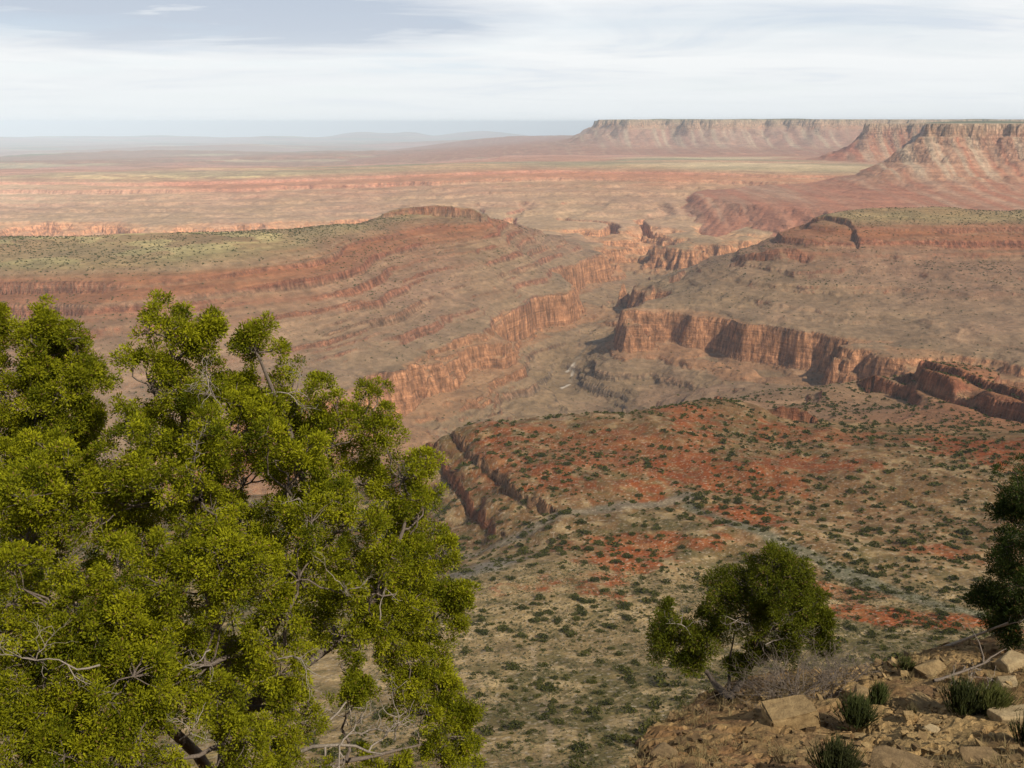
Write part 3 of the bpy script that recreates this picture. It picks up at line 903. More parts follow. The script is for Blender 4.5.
def tubes(P, R, ns=5):
    """P (m, k, 3) paths with radii R (m, k) -> verts, quads"""
    m_, k = P.shape[:2]
    T = np.gradient(P, axis=1); T = unit(T)
    ref = np.where(np.abs(T[:, :1, 2:3]) > .8, np.array([1., 0, 0]), np.array([0, 0, 1.]))
    A = unit(np.cross(T, np.broadcast_to(ref, T.shape))); B = np.cross(T, A)
    an = np.arange(ns) * 2 * math.pi / ns
    ring = A[:, :, None] * np.cos(an)[None, None, :, None] + B[:, :, None] * np.sin(an)[None, None, :, None]
    V = (P[:, :, None] + ring * R[:, :, None, None]).reshape(-1, 3)
    i = np.arange(m_)[:, None, None] * k * ns + np.arange(k - 1)[None, :, None] * ns
    a = np.arange(ns)[None, None, :]; b = (a + 1) % ns
    F = np.stack([i + a, i + b, i + ns + b, i + ns + a], -1).reshape(-1, 4)
    return V, F


def wiggle(p0, p1, k, amp, bow=None):
    """m crooked paths from p0 to p1"""
    m_ = len(p0)
    t = np.linspace(0, 1, k)[None, :, None]
    P = p0[:, None] * (1 - t) + p1[:, None] * t
    ln = np.linalg.norm(p1 - p0, axis=-1)[:, None, None]
    w = np.sin(t * math.pi) ** .7
    n = RND.normal(0, 1, (m_, k, 3)); n = (n + np.roll(n, 1, 1)) * .5
    P = P + n * w * ln * amp
    if bow is not None:
        P = P + np.sin(t * math.pi) * np.asarray(bow)[None, None] * ln
    return P


def join(parts):
    V, F, o = [], [], 0
    for v, f in parts:
        V.append(v); F.append(f + o); o += len(v)
    return np.concatenate(V), np.concatenate(F)


def sprays(cen, out_dir, n, rad_, ln, wd_, col_lo, col_hi, up=.45, outw=.7, jit=.16):
    """n small leaf-like blades in every tuft; returns verts, quads, colours"""
    m_ = len(cen)
    d = unit(RND.normal(0, 1, (m_, n, 3)) + out_dir[:, None] * outw + np.array([0, 0, up]))
    base = cen[:, None] + d * (rad_[:, None, None] * RND.random((m_, n, 1)) ** .6)
    d2 = unit(d + RND.normal(0, .45, (m_, n, 3)))
    side = unit(np.cross(d2, RND.normal(0, 1, (m_, n, 3))))
    L_ = ln * (0.6 + .8 * RND.random((m_, n, 1))); W_ = wd_ * (0.7 + .6 * RND.random((m_, n, 1)))
    tip = base + d2 * L_
    mid = base + d2 * L_ * .5
    V = np.stack([base, mid - side * W_ * .5, tip, mid + side * W_ * .5], 2).reshape(-1, 3)
    F = np.arange(len(V)).reshape(-1, 4)
    t = np.clip(RND.normal(.5, .17, (m_, 1, 1)) + .22 * np.sin(cen[:, None, :1] * 5.1 + 3 * np.sin(cen[:, None, 2:] * 4.3)) * np.sin(cen[:, None, 1:2] * 4.7) + RND.normal(0, jit, (m_, n, 1)), 0, 1)
    c = np.array(col_lo) * (1 - t) + np.array(col_hi) * t
    br = RND.random((m_, n, 1)) < .035
    c = np.where(br, np.array([.17, .105, .035]), c)
    c = np.repeat(np.concatenate([c, np.ones((m_, n, 1))], -1)[:, :, None], 4, 2).reshape(-1, 4)
    return V, F, c


def leaf_mat(name, trans=.3):
    m = Mat(name, .7, .06)
    a = m.n('ShaderNodeAttribute'); a.attribute_name = 'albedo'
    m.base(a.outputs['Color'])
    tr = m.t.nodes.new('ShaderNodeBsdfTranslucent'); m.l(m.scale(a.outputs['Color'], m.n('ShaderNodeValue').outputs[0]), tr.inputs[0])
    for n in m.t.nodes:
        if n.type == 'VALUE': n.outputs[0].default_value = 1.3
    mixs = m.n('ShaderNodeMixShader', Fac=trans)
    o_ = [n for n in m.t.nodes if n.type == 'OUTPUT_MATERIAL'][0]
    m.l(m.b.outputs[0], mixs.inputs[1]); m.l(tr.outputs[0], mixs.inputs[2]); m.l(mixs.outputs[0], o_.inputs['Surface'])
    return m.m


def bark_mat(name, a, b, sc=60):
    m = Mat(name, .95, .1)
    tc_ = m.t.nodes.new('ShaderNodeTexCoord')
    n1 = m.noise(sc, 5, .7, tc_.outputs['Object'], (1, 1, .2))
    m.base(m.mix(m.remap(n1, .32, .68, 0, 1), a, b))
    m.bump(n1, .02, .8)
    return m.m


M_JUN = leaf_mat('juniper foliage', .28); M_PIN = leaf_mat('pinyon foliage', .25); M_SHR = leaf_mat('shrub foliage', .2); M_EPH = leaf_mat('green stems', .2)
M_BARK = bark_mat('grey brown bark', (.10, .075, .055), (.23, .18, .14)); M_DEAD = bark_mat('weathered dead wood', (.20, .16, .12), (.40, .335, .265)); M_DKBARK = bark_mat('dark bark', (.05, .04, .03), (.13, .10, .08))
M_GREY = bark_mat('grey twigs', (.13, .10, .075), (.25, .20, .155))


def crooked(p0, d0, length, r0, levels, out, k=7, curl=.34):
    """a dead branch: forks again and again into crooked twigs"""
    p = np.array(p0, float); d = unit(np.array(d0, float))
    pts = [p.copy()]
    for i in range(k - 1):
        d = unit(d + RND.normal(0, curl, 3)); p = p + d * length / (k - 1); pts.append(p.copy())
    P = np.array(pts)
    out.append((P, np.linspace(r0, r0 * .38, k)))
    if levels > 0:
        for j in range(RND.integers(2, 5)):
            q = RND.integers(2, k)
            dd = unit(unit(P[min(q + 1, k - 1)] - P[q - 1]) + RND.normal(0, .75, 3))
            crooked(P[q], dd, length * RND.uniform(.4, .7), r0 * .55, levels - 1, out, k, curl)


def dead_mesh(out, ns=5):
    return tubes(np.array([q[0] for q in out]), np.array([q[1] for q in out]), ns)


def grow(name, label, base, trunk_top, lobes, leaf, tuft_n, dens, ln, wd_, lo, hi, leafm, barkm, trunk_r, tuft_r, twig_r, subf=.36, stems=None, dead=0, fill=.25, group=None, tall=(1, 1, 1)):
    tall = np.array(tall)
    """a tree: trunk and limbs reach every lobe, a twig reaches every tuft.
    lobes: (x, y, z, radius); trunk_top: points the trunk passes"""
    root = thing(name, label, 'tree', tuple(base), group)
    base = np.array(base, float)
    P = np.array([base - (0, 0, .35)] + [np.array(q) for q in trunk_top])
    tt = np.linspace(0, 1, 9)
    path = np.stack([np.interp(tt, np.linspace(0, 1, len(P)), P[:, k]) for k in range(3)], -1)
    path[1:-1] += RND.normal(0, trunk_r * .35, (7, 3))
    wood = [tubes(path[None], np.linspace(trunk_r * 1.35, trunk_r * .62, 9)[None], 9)]
    nodes = [(q, trunk_r * (1 - .4 * i / 8)) for i, q in enumerate(path)][3:]
    if stems:
        for st in stems:
            S_ = np.array([np.array(q, float) for q in st[0]])
            sp = np.stack([np.interp(tt, np.linspace(0, 1, len(S_)), S_[:, k]) for k in range(3)], -1)
            sp[1:-1] += RND.normal(0, st[1] * .3, (7, 3))
            wood.append(tubes(sp[None], np.linspace(st[1], st[1] * .22, 9)[None], 8))
            nodes += [(q, st[1] * (1 - .75 * i / 8)) for i, q in enumerate(sp)][2:]
    lob = sorted(lobes, key=lambda q: np.linalg.norm(np.array(q[:3]) - path[-1]))
    tc_, to_, tl_, tn_ = [], [], [], []
    for lx, ly, lz, lr in lob:
        c = np.array((lx, ly, lz))
        best = min(nodes, key=lambda q: np.linalg.norm(q[0] - c) * (1 + .8 * max(0, (q[0][2] - c[2] + .1) / (np.linalg.norm(q[0] - c) + .05))) - q[1] * 2)
        pth = wiggle(best[0][None], c[None], 7, .07, (0, 0, -.06))
        r0 = min(best[1] * .75, .02 + lr * .075)
        wood.append(tubes(pth, np.linspace(r0, r0 * .5, 7)[None], 6))
        nodes += [(q, r0 * (1 - .5 * i / 6)) for i, q in enumerate(pth[0])][2:]
        nb = max(4, int(9 * dens))
        bd = unit(RND.normal(0, 1, (nb, 3)) + (0, 0, .25))
        bc = c + bd * lr * RND.uniform(.45, .92, (nb, 1)) * tall
        br = lr * subf * RND.uniform(.7, 1.3, nb)
        for q, rr in zip(bc, br):
            n = max(5, int(leaf * dens * (rr / tuft_r) ** 2))
            dd = unit(RND.normal(0, 1, (n, 3)) + (0, 0, .2)); pos = q + dd * rr * RND.uniform(.55, 1.08, (n, 1)) * (1, 1, .85)
            tc_.append(pos); to_.append(unit(dd + unit(pos - c))); tl_.append(np.repeat(q[None], n, 0)); tn_.append(np.repeat(c[None] * .6 + pth[0][4][None] * .4, n, 0))
    cen, od, sub, lc = map(np.concatenate, (tc_, to_, tl_, tn_))
    subs, first = np.unique(sub.round(5), axis=0, return_index=True)
    wood.append(tubes(wiggle(lc[first], sub[first], 6, .10), np.tile(np.linspace(twig_r * 1.9, twig_r, 6), (len(first), 1)), 5))
    pick = RND.random(len(cen)) < .5
    wood.append(tubes(wiggle(sub[pick], cen[pick], 4, .10), np.tile(np.linspace(twig_r, twig_r * .45, 4), (pick.sum(), 1)), 4))
    V, F = join(wood)
    tr = mesh_np('trunk', V - base, F, barkm, True, root)
    V, F, c = sprays(cen, od, tuft_n, np.full(len(cen), tuft_r), ln, wd_, lo, hi)
    mesh_np('crown', V - base, F, leafm, False, root, c)
    return root, base, cen, path


def lobe_px(px, py, r, rp): 
    q = at_r(px, py, r)
    return (*q, rp * np.linalg.norm(q) / FPX)


def ground_at(px, py, guess):
    """where the sight line of a pixel meets the rim"""
    for r in np.arange(guess * .6, guess * 1.6, .03):
        q = at_r(px, py, r)
        if q[2] < rim_z(q[0], q[1], False): return q
    return at_r(px, py, guess)


# ------------------------------------------------------------------ the trees of the rim
LOB = [(165, 342, 36, 10.3), (205, 338, 20, 10.2), (148, 390, 38, 10.2), (190, 385, 34, 10.5), (255, 352, 30, 10.4), (250, 392, 22, 10.7), (190, 430, 50, 9.9), (140, 440, 34, 10.3), (245, 435, 46, 10.2), (300, 402, 36, 10.6), (335, 445, 48, 10.3),
       (372, 425, 34, 10.7), (402, 475, 42, 10.5), (420, 518, 34, 10.6), (285, 485, 58, 9.6), (200, 500, 62, 9.5), (125, 505, 52, 9.7), (60, 515, 56, 10.0), (20, 540, 60, 10.2), (350, 525, 58, 9.8), (418, 572, 44, 10.3), (432, 622, 34, 10.5),
       (375, 590, 54, 9.6), (300, 570, 62, 9.2), (220, 580, 66, 9.0), (130, 590, 66, 9.1), (50, 610, 66, 9.3), (-20, 640, 70, 9.6), (30, 690, 68, 9.0), (120, 680, 66, 8.8), (205, 665, 62, 8.9), (285, 645, 50, 9.2), (355, 645, 40, 9.7), (405, 655, 34, 10.1),
       (436, 662, 26, 10.4), (420, 710, 30, 10.2), (452, 735, 30, 10.1), (445, 775, 32, 10.0), (295, 712, 34, 9.2), (225, 745, 58, 8.8), (130, 765, 62, 8.6), (40, 770, 64, 8.7), (300, 775, 36, 9.2), (380, 778, 26, 9.8), (465, 705, 18, 10.3), (440, 690, 24, 10.3), (400, 640, 34, 10.2), (455, 600, 20, 10.5), (360, 690, 14, 9.9),
       (240, 520, 60, 11.2), (330, 600, 60, 11.0), (150, 560, 60, 11.2), (60, 600, 60, 11.0), (250, 650, 60, 10.8), (120, 720, 60, 10.4), (275, 430, 40, 10.8), (300, 450, 46, 10.9), (245, 478, 48, 11.0), (165, 468, 46, 10.8), (80, 492, 36, 10.9), (45, 490, 46, 11.2), (5, 500, 46, 11.2), (350, 480, 44, 10.9), (385, 530, 40, 10.9), (415, 610, 34, 10.8), (235, 405, 26, 10.6)]
bq = ground_at(235, 800, 9.6)
bq[2] = rim_z(bq[0], bq[1])
tops = [at_r(228, 720, 9.75), at_r(232, 640, 9.9)]
stems = [([tops[0], at_r(215, 620, 10.1), at_r(195, 500, 10.3), at_r(180, 390, 10.4), at_r(168, 335, 10.3)], .085), ([tops[0], at_r(290, 600, 10.1), at_r(310, 500, 10.3), at_r(285, 420, 10.5), at_r(258, 355, 10.4)], .075), ([bq, at_r(140, 690, 9.6), at_r(70, 600, 9.9)], .09),
         ([tops[0], at_r(330, 650, 9.9), at_r(390, 580, 10.2), at_r(410, 500, 10.5)], .07), ([bq, at_r(320, 768, 9.6), at_r(420, 745, 10.0)], .06)]
J1, jb, jc, jp = grow('juniper_tree', 'big yellow-green juniper filling the lower left of the view', bq, tops, [lobe_px(a, b, r, p * (1.06 if b > 470 else .97)) for a, b, p, r in LOB], 2.3, 150, .97, .036, .0150,
                      (.060, .075, .004), (.325, .315, .011), M_JUN, M_BARK, .17, .105, .0065, .34, stems, tall=(.88, .88, 1.18))
# bare weathered wood of the big juniper: lower limbs and twig ends
for k, (px, py, r, d, ln_, r0, lv) in enumerate(((300, 752, 9.6, (1, .2, .12), 1.1, .028, 3), (360, 735, 9.7, (.5, .2, 1), .7, .014, 3), (395, 740, 9.9, (-.2, -.1, 1), .75, .014, 3), (330, 720, 9.6, (.6, 0, .7), .8, .016, 3), (100, 665, 8.4, (-.7, -.5, .1), .6, .011, 3),
                                                (210, 650, 8.3, (.3, -.6, .8), .5, .009, 3), (340, 590, 9.0, (.8, -.4, .2), .5, .009, 3), (275, 660, 8.7, (.9, -.3, .3), .6, .010, 3), (380, 620, 9.3, (.6, -.4, .5), .5, .009, 2), 
                                                (215, 400, 9.9, (.3, -.2, 1), .6, .011, 3), (265, 395, 10.2, (.8, -.1, .5), .55, .010, 3), (180, 740, 8.0, (.4, -.6, .5), .5, .009, 3), (300, 500, 9.2, (.2, -.5, .8), .45, .008, 2), (190, 470, 9.4, (-.2, -.6, .7), .5, .009, 2))):
    out_ = []
    crooked(at_r(px, py, r), d, ln_, r0, lv, out_)
    V, F = dead_mesh(out_)
    mesh_np('dead_branch', V - jb, F, M_DEAD, True, J1)

LOB = [(60, 326, 24, 12.2), (78, 350, 26, 12.0), (42, 352, 30, 12.1), (70, 390, 36, 11.8), (25, 395, 36, 12.0), (86, 418, 16, 12.0), (45, 425, 36, 11.9), (-15, 400, 44, 12.3), (-14, 345, 30, 12.6), (-6, 322, 11, 12.5), (10, 450, 30, 12.3), (-40, 450, 50, 12.5), (70, 455, 30, 12.0), (40, 462, 40, 12.2), (88, 385, 18, 12.0), (55, 375, 34, 12.3)]
bq = np.array(at_r(20, 640, 13.0)); bq[2] = rim_z(bq[0], bq[1])
tops = [at_r(30, 560, 12.7), at_r(40, 480, 12.4)]
J2, jb2, _, _ = grow('juniper_tree', 'slimmer upright juniper crown rising behind the big one at the left edge', bq, tops, [lobe_px(a, b, r, p * .97) for a, b, p, r in LOB], 2.3, 150, .97, .038, .0160, (.056, .07, .004), (.30, .29, .011), M_JUN, M_BARK, .13, .11, .008, .36,
                     [([tops[1], at_r(52, 420, 12.2), at_r(60, 335, 12.2)], .06)], tall=(.85, .85, 1.2))

LOB = [(772, 568, 20, 18.0), (797, 583, 26, 17.9), (748, 585, 25, 18.0), (728, 602, 25, 17.8), (810, 604, 20, 18.2), (780, 602, 32, 17.5), (745, 618, 24, 17.6), (776, 627, 24, 17.8), (802, 632, 18, 18.1), (822, 622, 11, 18.3), (760, 595, 30, 18.6), (668, 622, 17, 17.7), (683, 642, 23, 17.5), (660, 650, 13, 17.7),
       (702, 640, 20, 17.7), (716, 624, 20, 17.9), (690, 664, 11, 17.6), (735, 668, 9, 17.9), (752, 655, 10, 18.0), (786, 648, 12, 17.9), (826, 645, 8, 18.4)]
bq = ground_at(728, 701, 18.0)
T1 = [at_r(727, 694, 18.0)]
stems = [([bq, at_r(713, 680, 17.9), at_r(700, 664, 17.8), at_r(686, 645, 17.7)], .085), ([bq, at_r(742, 684, 17.95), at_r(752, 662, 17.9), at_r(754, 640, 17.9), at_r(765, 600, 17.95), at_r(772, 575, 18.0)], .09), ([bq, at_r(730, 680, 18.0), at_r(728, 662, 17.95), at_r(735, 630, 17.9)], .05)]
T3, tb3, _, _ = grow('pinyon_tree', 'small dark green tree with a forked leaning trunk on the rocky rim', bq, T1, [lobe_px(a, b, r, p) for a, b, p, r in LOB], 2.2, 120, 1.0, .06, .018, (.034, .044, .003), (.150, .158, .011), M_PIN, M_DKBARK, .11, .16, .008, .42, stems)
for px, py, r, d in ((755, 640, 17.6, (.3, -.3, 1)), (770, 632, 17.5, (.6, -.3, .5)), (690, 635, 17.4, (-.3, -.4, .8)), (748, 625, 17.5, (-.3, -.3, .9)), (765, 645, 17.6, (.8, -.1, .3))):
    out_ = []
    crooked(at_r(px, py, r), d, .7, .014, 3, out_)
    V, F = dead_mesh(out_, 4)
    mesh_np('dead_branch', V - tb3, F, M_DEAD, True, T3)

LOB = [(1034, 498, 30, 19.5), (1028, 535, 30, 19.3), (1044, 570, 40, 19.4), (1013, 565, 16, 19.3), (1010, 520, 14, 19.4), (992, 604, 15, 19.2), (1012, 612, 18, 19.2), (1050, 620, 40, 19.3), (1030, 590, 26, 19.0), (1062, 520, 40, 19.8), (1005, 632, 11, 19.3), (1090, 580, 40, 19.8)]
bq = np.array(at_r(1040, 660, 19.4)); bq[2] = rim_z(bq[0], bq[1], False)
T4, tb4, _, _ = grow('juniper_tree', 'dark green juniper cut off by the right edge', bq, [at_r(1042, 640, 19.4), at_r(1046, 590, 19.4)], [lobe_px(a, b, r, p) for a, b, p, r in LOB], 1.7, 110, .95, .06, .02, (.016, .028, .006), (.06, .078, .015), M_PIN, M_DKBARK, .12, .16, .008, .40)

# ------------------------------------------------------------------ low plants, dead wood and stones of the rim
def bushy_twigs(name, label, cat, px, py, r, wid, hgt, n, mat_, lv=2, r0=.009):
    q = ground_at(px, py, r) - (0, 0, .03)
    out_ = []
    for i in range(n):
        a = RND.uniform(0, 6.283); t = RND.random() ** .5
        d = np.array((math.cos(a) * t * wid * .62, math.sin(a) * t * wid * .5, hgt * (1 - .55 * t)))
        b0 = q + np.array((math.cos(a), math.sin(a), 0)) * RND.random() * .28 * wid
        crooked(b0, d, np.linalg.norm(d) * RND.uniform(.7, 1.05), r0, lv, out_, 6, .25)
    V, F = dead_mesh(out_, 3)
    rt = mesh_np(name, V - q, F, mat_, True)
    rt.location = q
    tag(rt, label, cat)
    return rt


bushy_twigs('dead_bush', 'leafless grey bush of tangled twigs beside the forked tree', 'bush', 797, 694, 17.4, 2.0, .95, 80, M_GREY, 2, .009)
bushy_twigs('dead_bush', 'low leafless grey bush spreading on the crest of the rim', 'bush', 838, 680, 17.8, 1.3, .6, 60, M_GREY, 2)
bushy_twigs('dead_bush', 'dead brown stems leaning over the green clump at right', 'bush', 968, 690, 15.4, .9, .6, 14, M_DEAD, 1, .011)


def stem_clump(name, label, px, py, r, wid, hgt, n, lo, hi, lean=(0, 0)):
    q = ground_at(px, py, r) - (0, 0, .02)
    nt_ = 3
    bx = RND.normal(0, wid * .22, (n, 2))
    b0 = np.concatenate([bx, np.zeros((n, 1))], -1)
    tip = np.concatenate([bx * 1.9 + RND.normal(0, wid * .13, (n, 2)) + np.array(lean), (hgt * RND.uniform(.55, 1.05, (n, 1)) * (1 - .9 * (np.linalg.norm(bx, axis=1, keepdims=True) / wid) ** 2))], -1)
    P = wiggle(b0, tip, 5, .035)
    # side shoots
    k = RND.integers(1, 4, n * 2); pi = RND.integers(0, n, n * 2)
    s0 = P[pi, k]; s1 = s0 + (tip[pi] - s0) * .7 + RND.normal(0, wid * .07, (n * 2, 3))
    P = np.concatenate([P, wiggle(s0, s1, 5, .04)])
    V, F = tubes(P, np.tile(np.linspace(.0058, .0028, 5) * (r / 14), (len(P), 1)), 3)
    t = np.repeat(np.clip(RND.normal(.5, .3, len(P)), 0, 1), 15)[:, None]
    c = np.concatenate([np.array(lo) * (1 - t) + np.array(hi) * t, np.ones((len(t), 1))], -1)
    o = mesh_np(name, V, F, M_EPH, True, None, c)
    o.location = q
    return tag(o, label, 'shrub')


ELO, EHI = (.035, .045, .015), (.10, .115, .035)
stem_clump('stem_shrub', 'broad clump of upright green stems below the crest', 856, 722, 14.6, .36, .56, 400, ELO, EHI)
stem_clump('stem_shrub', 'narrow tall tuft of green stems touching the broad clump', 875, 705, 14.9, .2, .52, 260, ELO, (.12, .14, .04), (.06, 0))
stem_clump('stem_shrub', 'wispy half-dry tuft among pale stones mid-slope', 911, 719, 14.2, .13, .36, 50, (.10, .085, .04), (.2, .16, .08))
stem_clump('stem_shrub', 'large dark green clump under dead brown stems', 963, 713, 14.6, .36, .66, 480, (.03, .038, .014), (.085, .095, .03))
stem_clump('stem_shrub', 'yellow-green low clump leaning out beside the dark one', 988, 713, 14.5, .36, .6, 260, (.07, .08, .02), (.16, .165, .045), (.08, 0))
stem_clump('stem_shrub', 'dark stemmed clump cut by the bottom edge', 836, 778, 12.6, .36, .6, 400, (.03, .036, .014), (.08, .085, .03))
stem_clump('stem_shrub', 'dark clump cut by the right edge', 1027, 744, 13.4, .26, .55, 200, (.03, .036, .014), (.075, .085, .03))
stem_clump('stem_shrub', 'small bright tuft on the far crest by the red slope', 905, 668, 18.2, .26, .28, 110, (.06, .07, .02), (.14, .14, .045))


def stone(size, seed, flat=1.0, cuts=2):
    """an angular block: a box knocked about, its corners split off"""
    r_ = random.Random(seed)
    b = bmesh.new()
    pts = []
    for i in range(22):
        a = [r_.uniform(-1, 1) for _ in range(3)]
        k = max(abs(c) for c in a)
        pts.append(Vector((a[0] / k * size[0] * r_.uniform(.82, 1), a[1] / k * size[1] * r_.uniform(.82, 1), a[2] / k * size[2] * r_.uniform(.85, 1))) * .5)
    for p_ in pts: b.verts.new(p_)
    g = bmesh.ops.convex_hull(b, input=b.verts)
    bmesh.ops.delete(b, geom=[v for v in b.verts if not v.link_faces], context='VERTS')
    bmesh.ops.bevel(b, geom=b.edges[:], offset=min(size) * .035, segments=1, affect='EDGES')
    bmesh.ops.triangulate(b, faces=b.faces[:])
    return b


def block(size, seed):
    """a square-cut block: a box with knocked faces and worn edges"""
    r_ = random.Random(seed)
    b = bmesh.new()
    bmesh.ops.create_cube(b, size=1.0)
    for v in b.verts:
        v.co = Vector((v.co.x * size[0] * r_.uniform(.86, 1.05), v.co.y * size[1] * r_.uniform(.86, 1.05), v.co.z * size[2] * r_.uniform(.88, 1.05)))
    bmesh.ops.bevel(b, geom=b.edges[:], offset=min(size) * .05, segments=2, affect='EDGES')
    bmesh.ops.subdivide_edges(b, edges=[e for e in b.edges if e.calc_length() > min(size) * .3], cuts=4, use_grid_fill=True)
    for v in b.verts:
        v.co += Vector((r_.gauss(0, 1), r_.gauss(0, 1), r_.gauss(0, 1))) * min(size) * .012
    bmesh.ops.triangulate(b, faces=b.faces[:])
    return b


def stone_mat(name, a, b_):
    m = Mat(name, .95, .12)
    n1 = m.noise(7, 7, .7); n2 = m.noise(45, 4, .7)
    m.base(m.mix(m.remap(m.math('ADD', m.math('MULTIPLY', n1, .7), m.math('MULTIPLY', n2, .3)), .36, .64, 0, 1), a, b_))
    m.bump(m.math('ADD', n1, m.math('MULTIPLY', n2, .3)), .05, .8)
    return m.m


M_ST1 = stone_mat('tan limestone', (.20, .13, .06), (.38, .26, .12)); M_ST2 = stone_mat('pale limestone', (.27, .185, .095), (.46, .35, .19)); M_ST3 = stone_mat('brown limestone', (.13, .085, .042), (.27, .18, .088))
for k, (px, py, r, size, rz, mt, lb) in enumerate((
        (790, 718, 16.6, (.95, .62, .62), .12, M_ST1, 'square-cut tan boulder below the grey bush'),
        (1012, 662, 17.8, (.6, .5, .46), .5, M_ST2, 'rounded pale boulder near the dark juniper'),
        (1008, 681, 16.6, (.46, .4, .3), 1.2, M_ST2, 'pale stone just below the rounded pale boulder'),
        (1014, 712, 14.6, (.95, .5, .26), .3, M_ST2, 'long flat pale slab at the right edge'),
        (862, 690, 16.2, (.45, .36, .24), .9, M_ST1, 'pale stone behind the narrow green tuft'),
        (925, 702, 15.4, (.6, .5, .18), 2.0, M_ST1, 'flat tan slab between the green clumps'),
        (930, 728, 14.0, (.34, .3, .2), .4, M_ST2, 'light yellow stone in the middle of the slope'),
        (900, 758, 13.0, (.9, .62, .16), 2.6, M_ST3, 'broad brown slab near the bottom edge'),
        (985, 756, 12.8, (.7, .5, .16), .1, M_ST3, 'dark flat slab in the bottom right corner'),
        (665, 752, 14.6, (.45, .42, .3), 1.1, M_ST3, 'brown block at the left end of the rim'),
        (930, 664, 17.6, (.6, .45, .2), .6, M_ST1, 'wide tan stone on the crest above the slab'))):
    b = block(size, 3) if k == 0 else stone(size, 100 + k)
    q = ground_at(px, py + 5, r) + (0, 0, size[2] * .06)
    me = bpy.data.meshes.new('boulder'); b.to_mesh(me); b.free()
    me.materials.append(mt)
    o = bpy.data.objects.new('boulder', me); COL.objects.link(o)
    o.location = q; o.rotation_euler = (random.uniform(-.15, .15), random.uniform(-.15, .15), rz)
    tag(o, lb, 'boulder', 'boulders on the rim')

# loose stones: too many to count
n = 4000
sx_ = RND.uniform(-9, 15, n * 3); sy_ = RND.uniform(7.5, 21, n * 3)
ra = np.hypot(sx_, sy_); aa = np.degrees(np.arctan2(sx_, sy_))
ok = (ra < np.interp(aa, EDGE_A, EDGE_R) + .8) & (fbm(sx_, sy_, 2.2, 3, .55, 71) > -.25 + .5 * (RND.random(n * 3) - .5))
sx_, sy_ = sx_[ok][:n], sy_[ok][:n]
n = len(sx_)
sz_ = rim_z(sx_, sy_)
s_ = .025 + .12 * RND.random(n) ** 4
cube = np.array([(-1, -1, -1), (1, -1, -1), (1, 1, -1), (-1, 1, -1), (-1, -1, 1), (1, -1, 1), (1, 1, 1), (-1, 1, 1)], float) * .5
cf = np.array([(0, 3, 2, 1), (4, 5, 6, 7), (0, 1, 5, 4), (1, 2, 6, 5), (2, 3, 7, 6), (3, 0, 4, 7)])
V = cube[None] * RND.uniform(.6, 1.25, (n, 8, 3)) * (s_[:, None, None] * np.array([1.25, 1, .7]))
an = RND.uniform(0, 6.283, n); ca, sa = np.cos(an)[:, None], np.sin(an)[:, None]
tl = RND.normal(0, .3, (n, 2))
vx, vy, vz = V[..., 0], V[..., 1], V[..., 2]
vz = vz + vx * tl[:, :1] + vy * tl[:, 1:]
V = np.stack([vx * ca - vy * sa + sx_[:, None], vx * sa + vy * ca + sy_[:, None], vz + sz_[:, None] + s_[:, None] * .12], -1).reshape(-1, 3)
F = (cf[None] + 8 * np.arange(n)[:, None, None]).reshape(-1, 4)
t = np.clip(RND.random((n, 1)) ** 1.3 + .45 * sstep(4, 7, sx_)[:, None] - .1, 0, 1)
cc = np.array((.10, .062, .032)) * (1 - t) + np.array((.35, .235, .105)) * t
cc = np.repeat(np.concatenate([cc, np.ones((n, 1))], -1), 8, 0)
tag(mesh_np('rubble', V, F, M_RIM, False, None, cc), 'loose broken stones strewn over the rim', None, None, 'stuff')

# dry grass in the cracks of the rim
n = 900
hx, hy = RND.uniform(0, 12, n * 2), RND.uniform(9, 20, n * 2)
ra = np.hypot(hx, hy); aa = np.degrees(np.arctan2(hx, hy))
ok = (ra < np.interp(aa, EDGE_A, EDGE_R) + .6) & (fbm(hx, hy, 2.6, 3, .55, 77) + np.where(aa < 16, .35, -.05) > .1)
hx, hy = hx[ok][:n], hy[ok][:n]
hb = np.stack([hx, hy, rim_z(hx, hy) - .02], -1)
hb = np.repeat(hb, 9, 0) + RND.normal(0, .035, (len(hx) * 9, 3)) * (1, 1, 0)
ht = hb + np.concatenate([RND.normal(0, .07, (len(hb), 2)), RND.uniform(.06, .2, (len(hb), 1))], -1)
V, F = tubes(wiggle(hb, ht, 4, .06), np.tile(np.linspace(.005, .002, 4), (len(hb), 1)), 3)
t = np.repeat(RND.random(len(hb)), 12)[:, None]
cc = np.concatenate([np.array((.16, .115, .05)) * (1 - t) + np.array((.38, .29, .14)) * t, np.ones_like(t)], -1)
tag(mesh_np('dry_grass', V, F, M_EPH, True, None, cc), 'dry yellow grass in the cracks of the rim', None, None, 'stuff')

# a pale fallen branch by the dark juniper
out_ = []
p0 = ground_at(944, 649, 19.0) + (0, 0, .04); p1 = at_r(1002, 622, 18.6)
crooked(p0, p1 - p0, np.linalg.norm(p1 - p0), .045, 0, out_, 7, .04)
crooked(out_[0][0][4], (p1 - p0) + (0, 0, .5), .8, .02, 1, out_, 7, .15)
V, F = dead_mesh(out_, 6)
o = mesh_np('fallen_branch', V - p0, F, M_DEAD, True); o.location = p0
tag(o, 'bleached fallen branch leaning on the crest by the dark juniper', 'branch')
out_ = []
p0 = np.array(at_r(935, 672, 17.2)); p0[2] = rim_z(p0[0], p0[1], False) + .05
crooked(p0, (1, .25, .05), 1.5, .035, 1, out_, 7, .12)
V, F = dead_mesh(out_, 6)
o = mesh_np('fallen_branch', V - p0, F, M_GREY, True); o.location = p0
tag(o, 'dark dead branch lying on the ground under the pale one', 'branch')

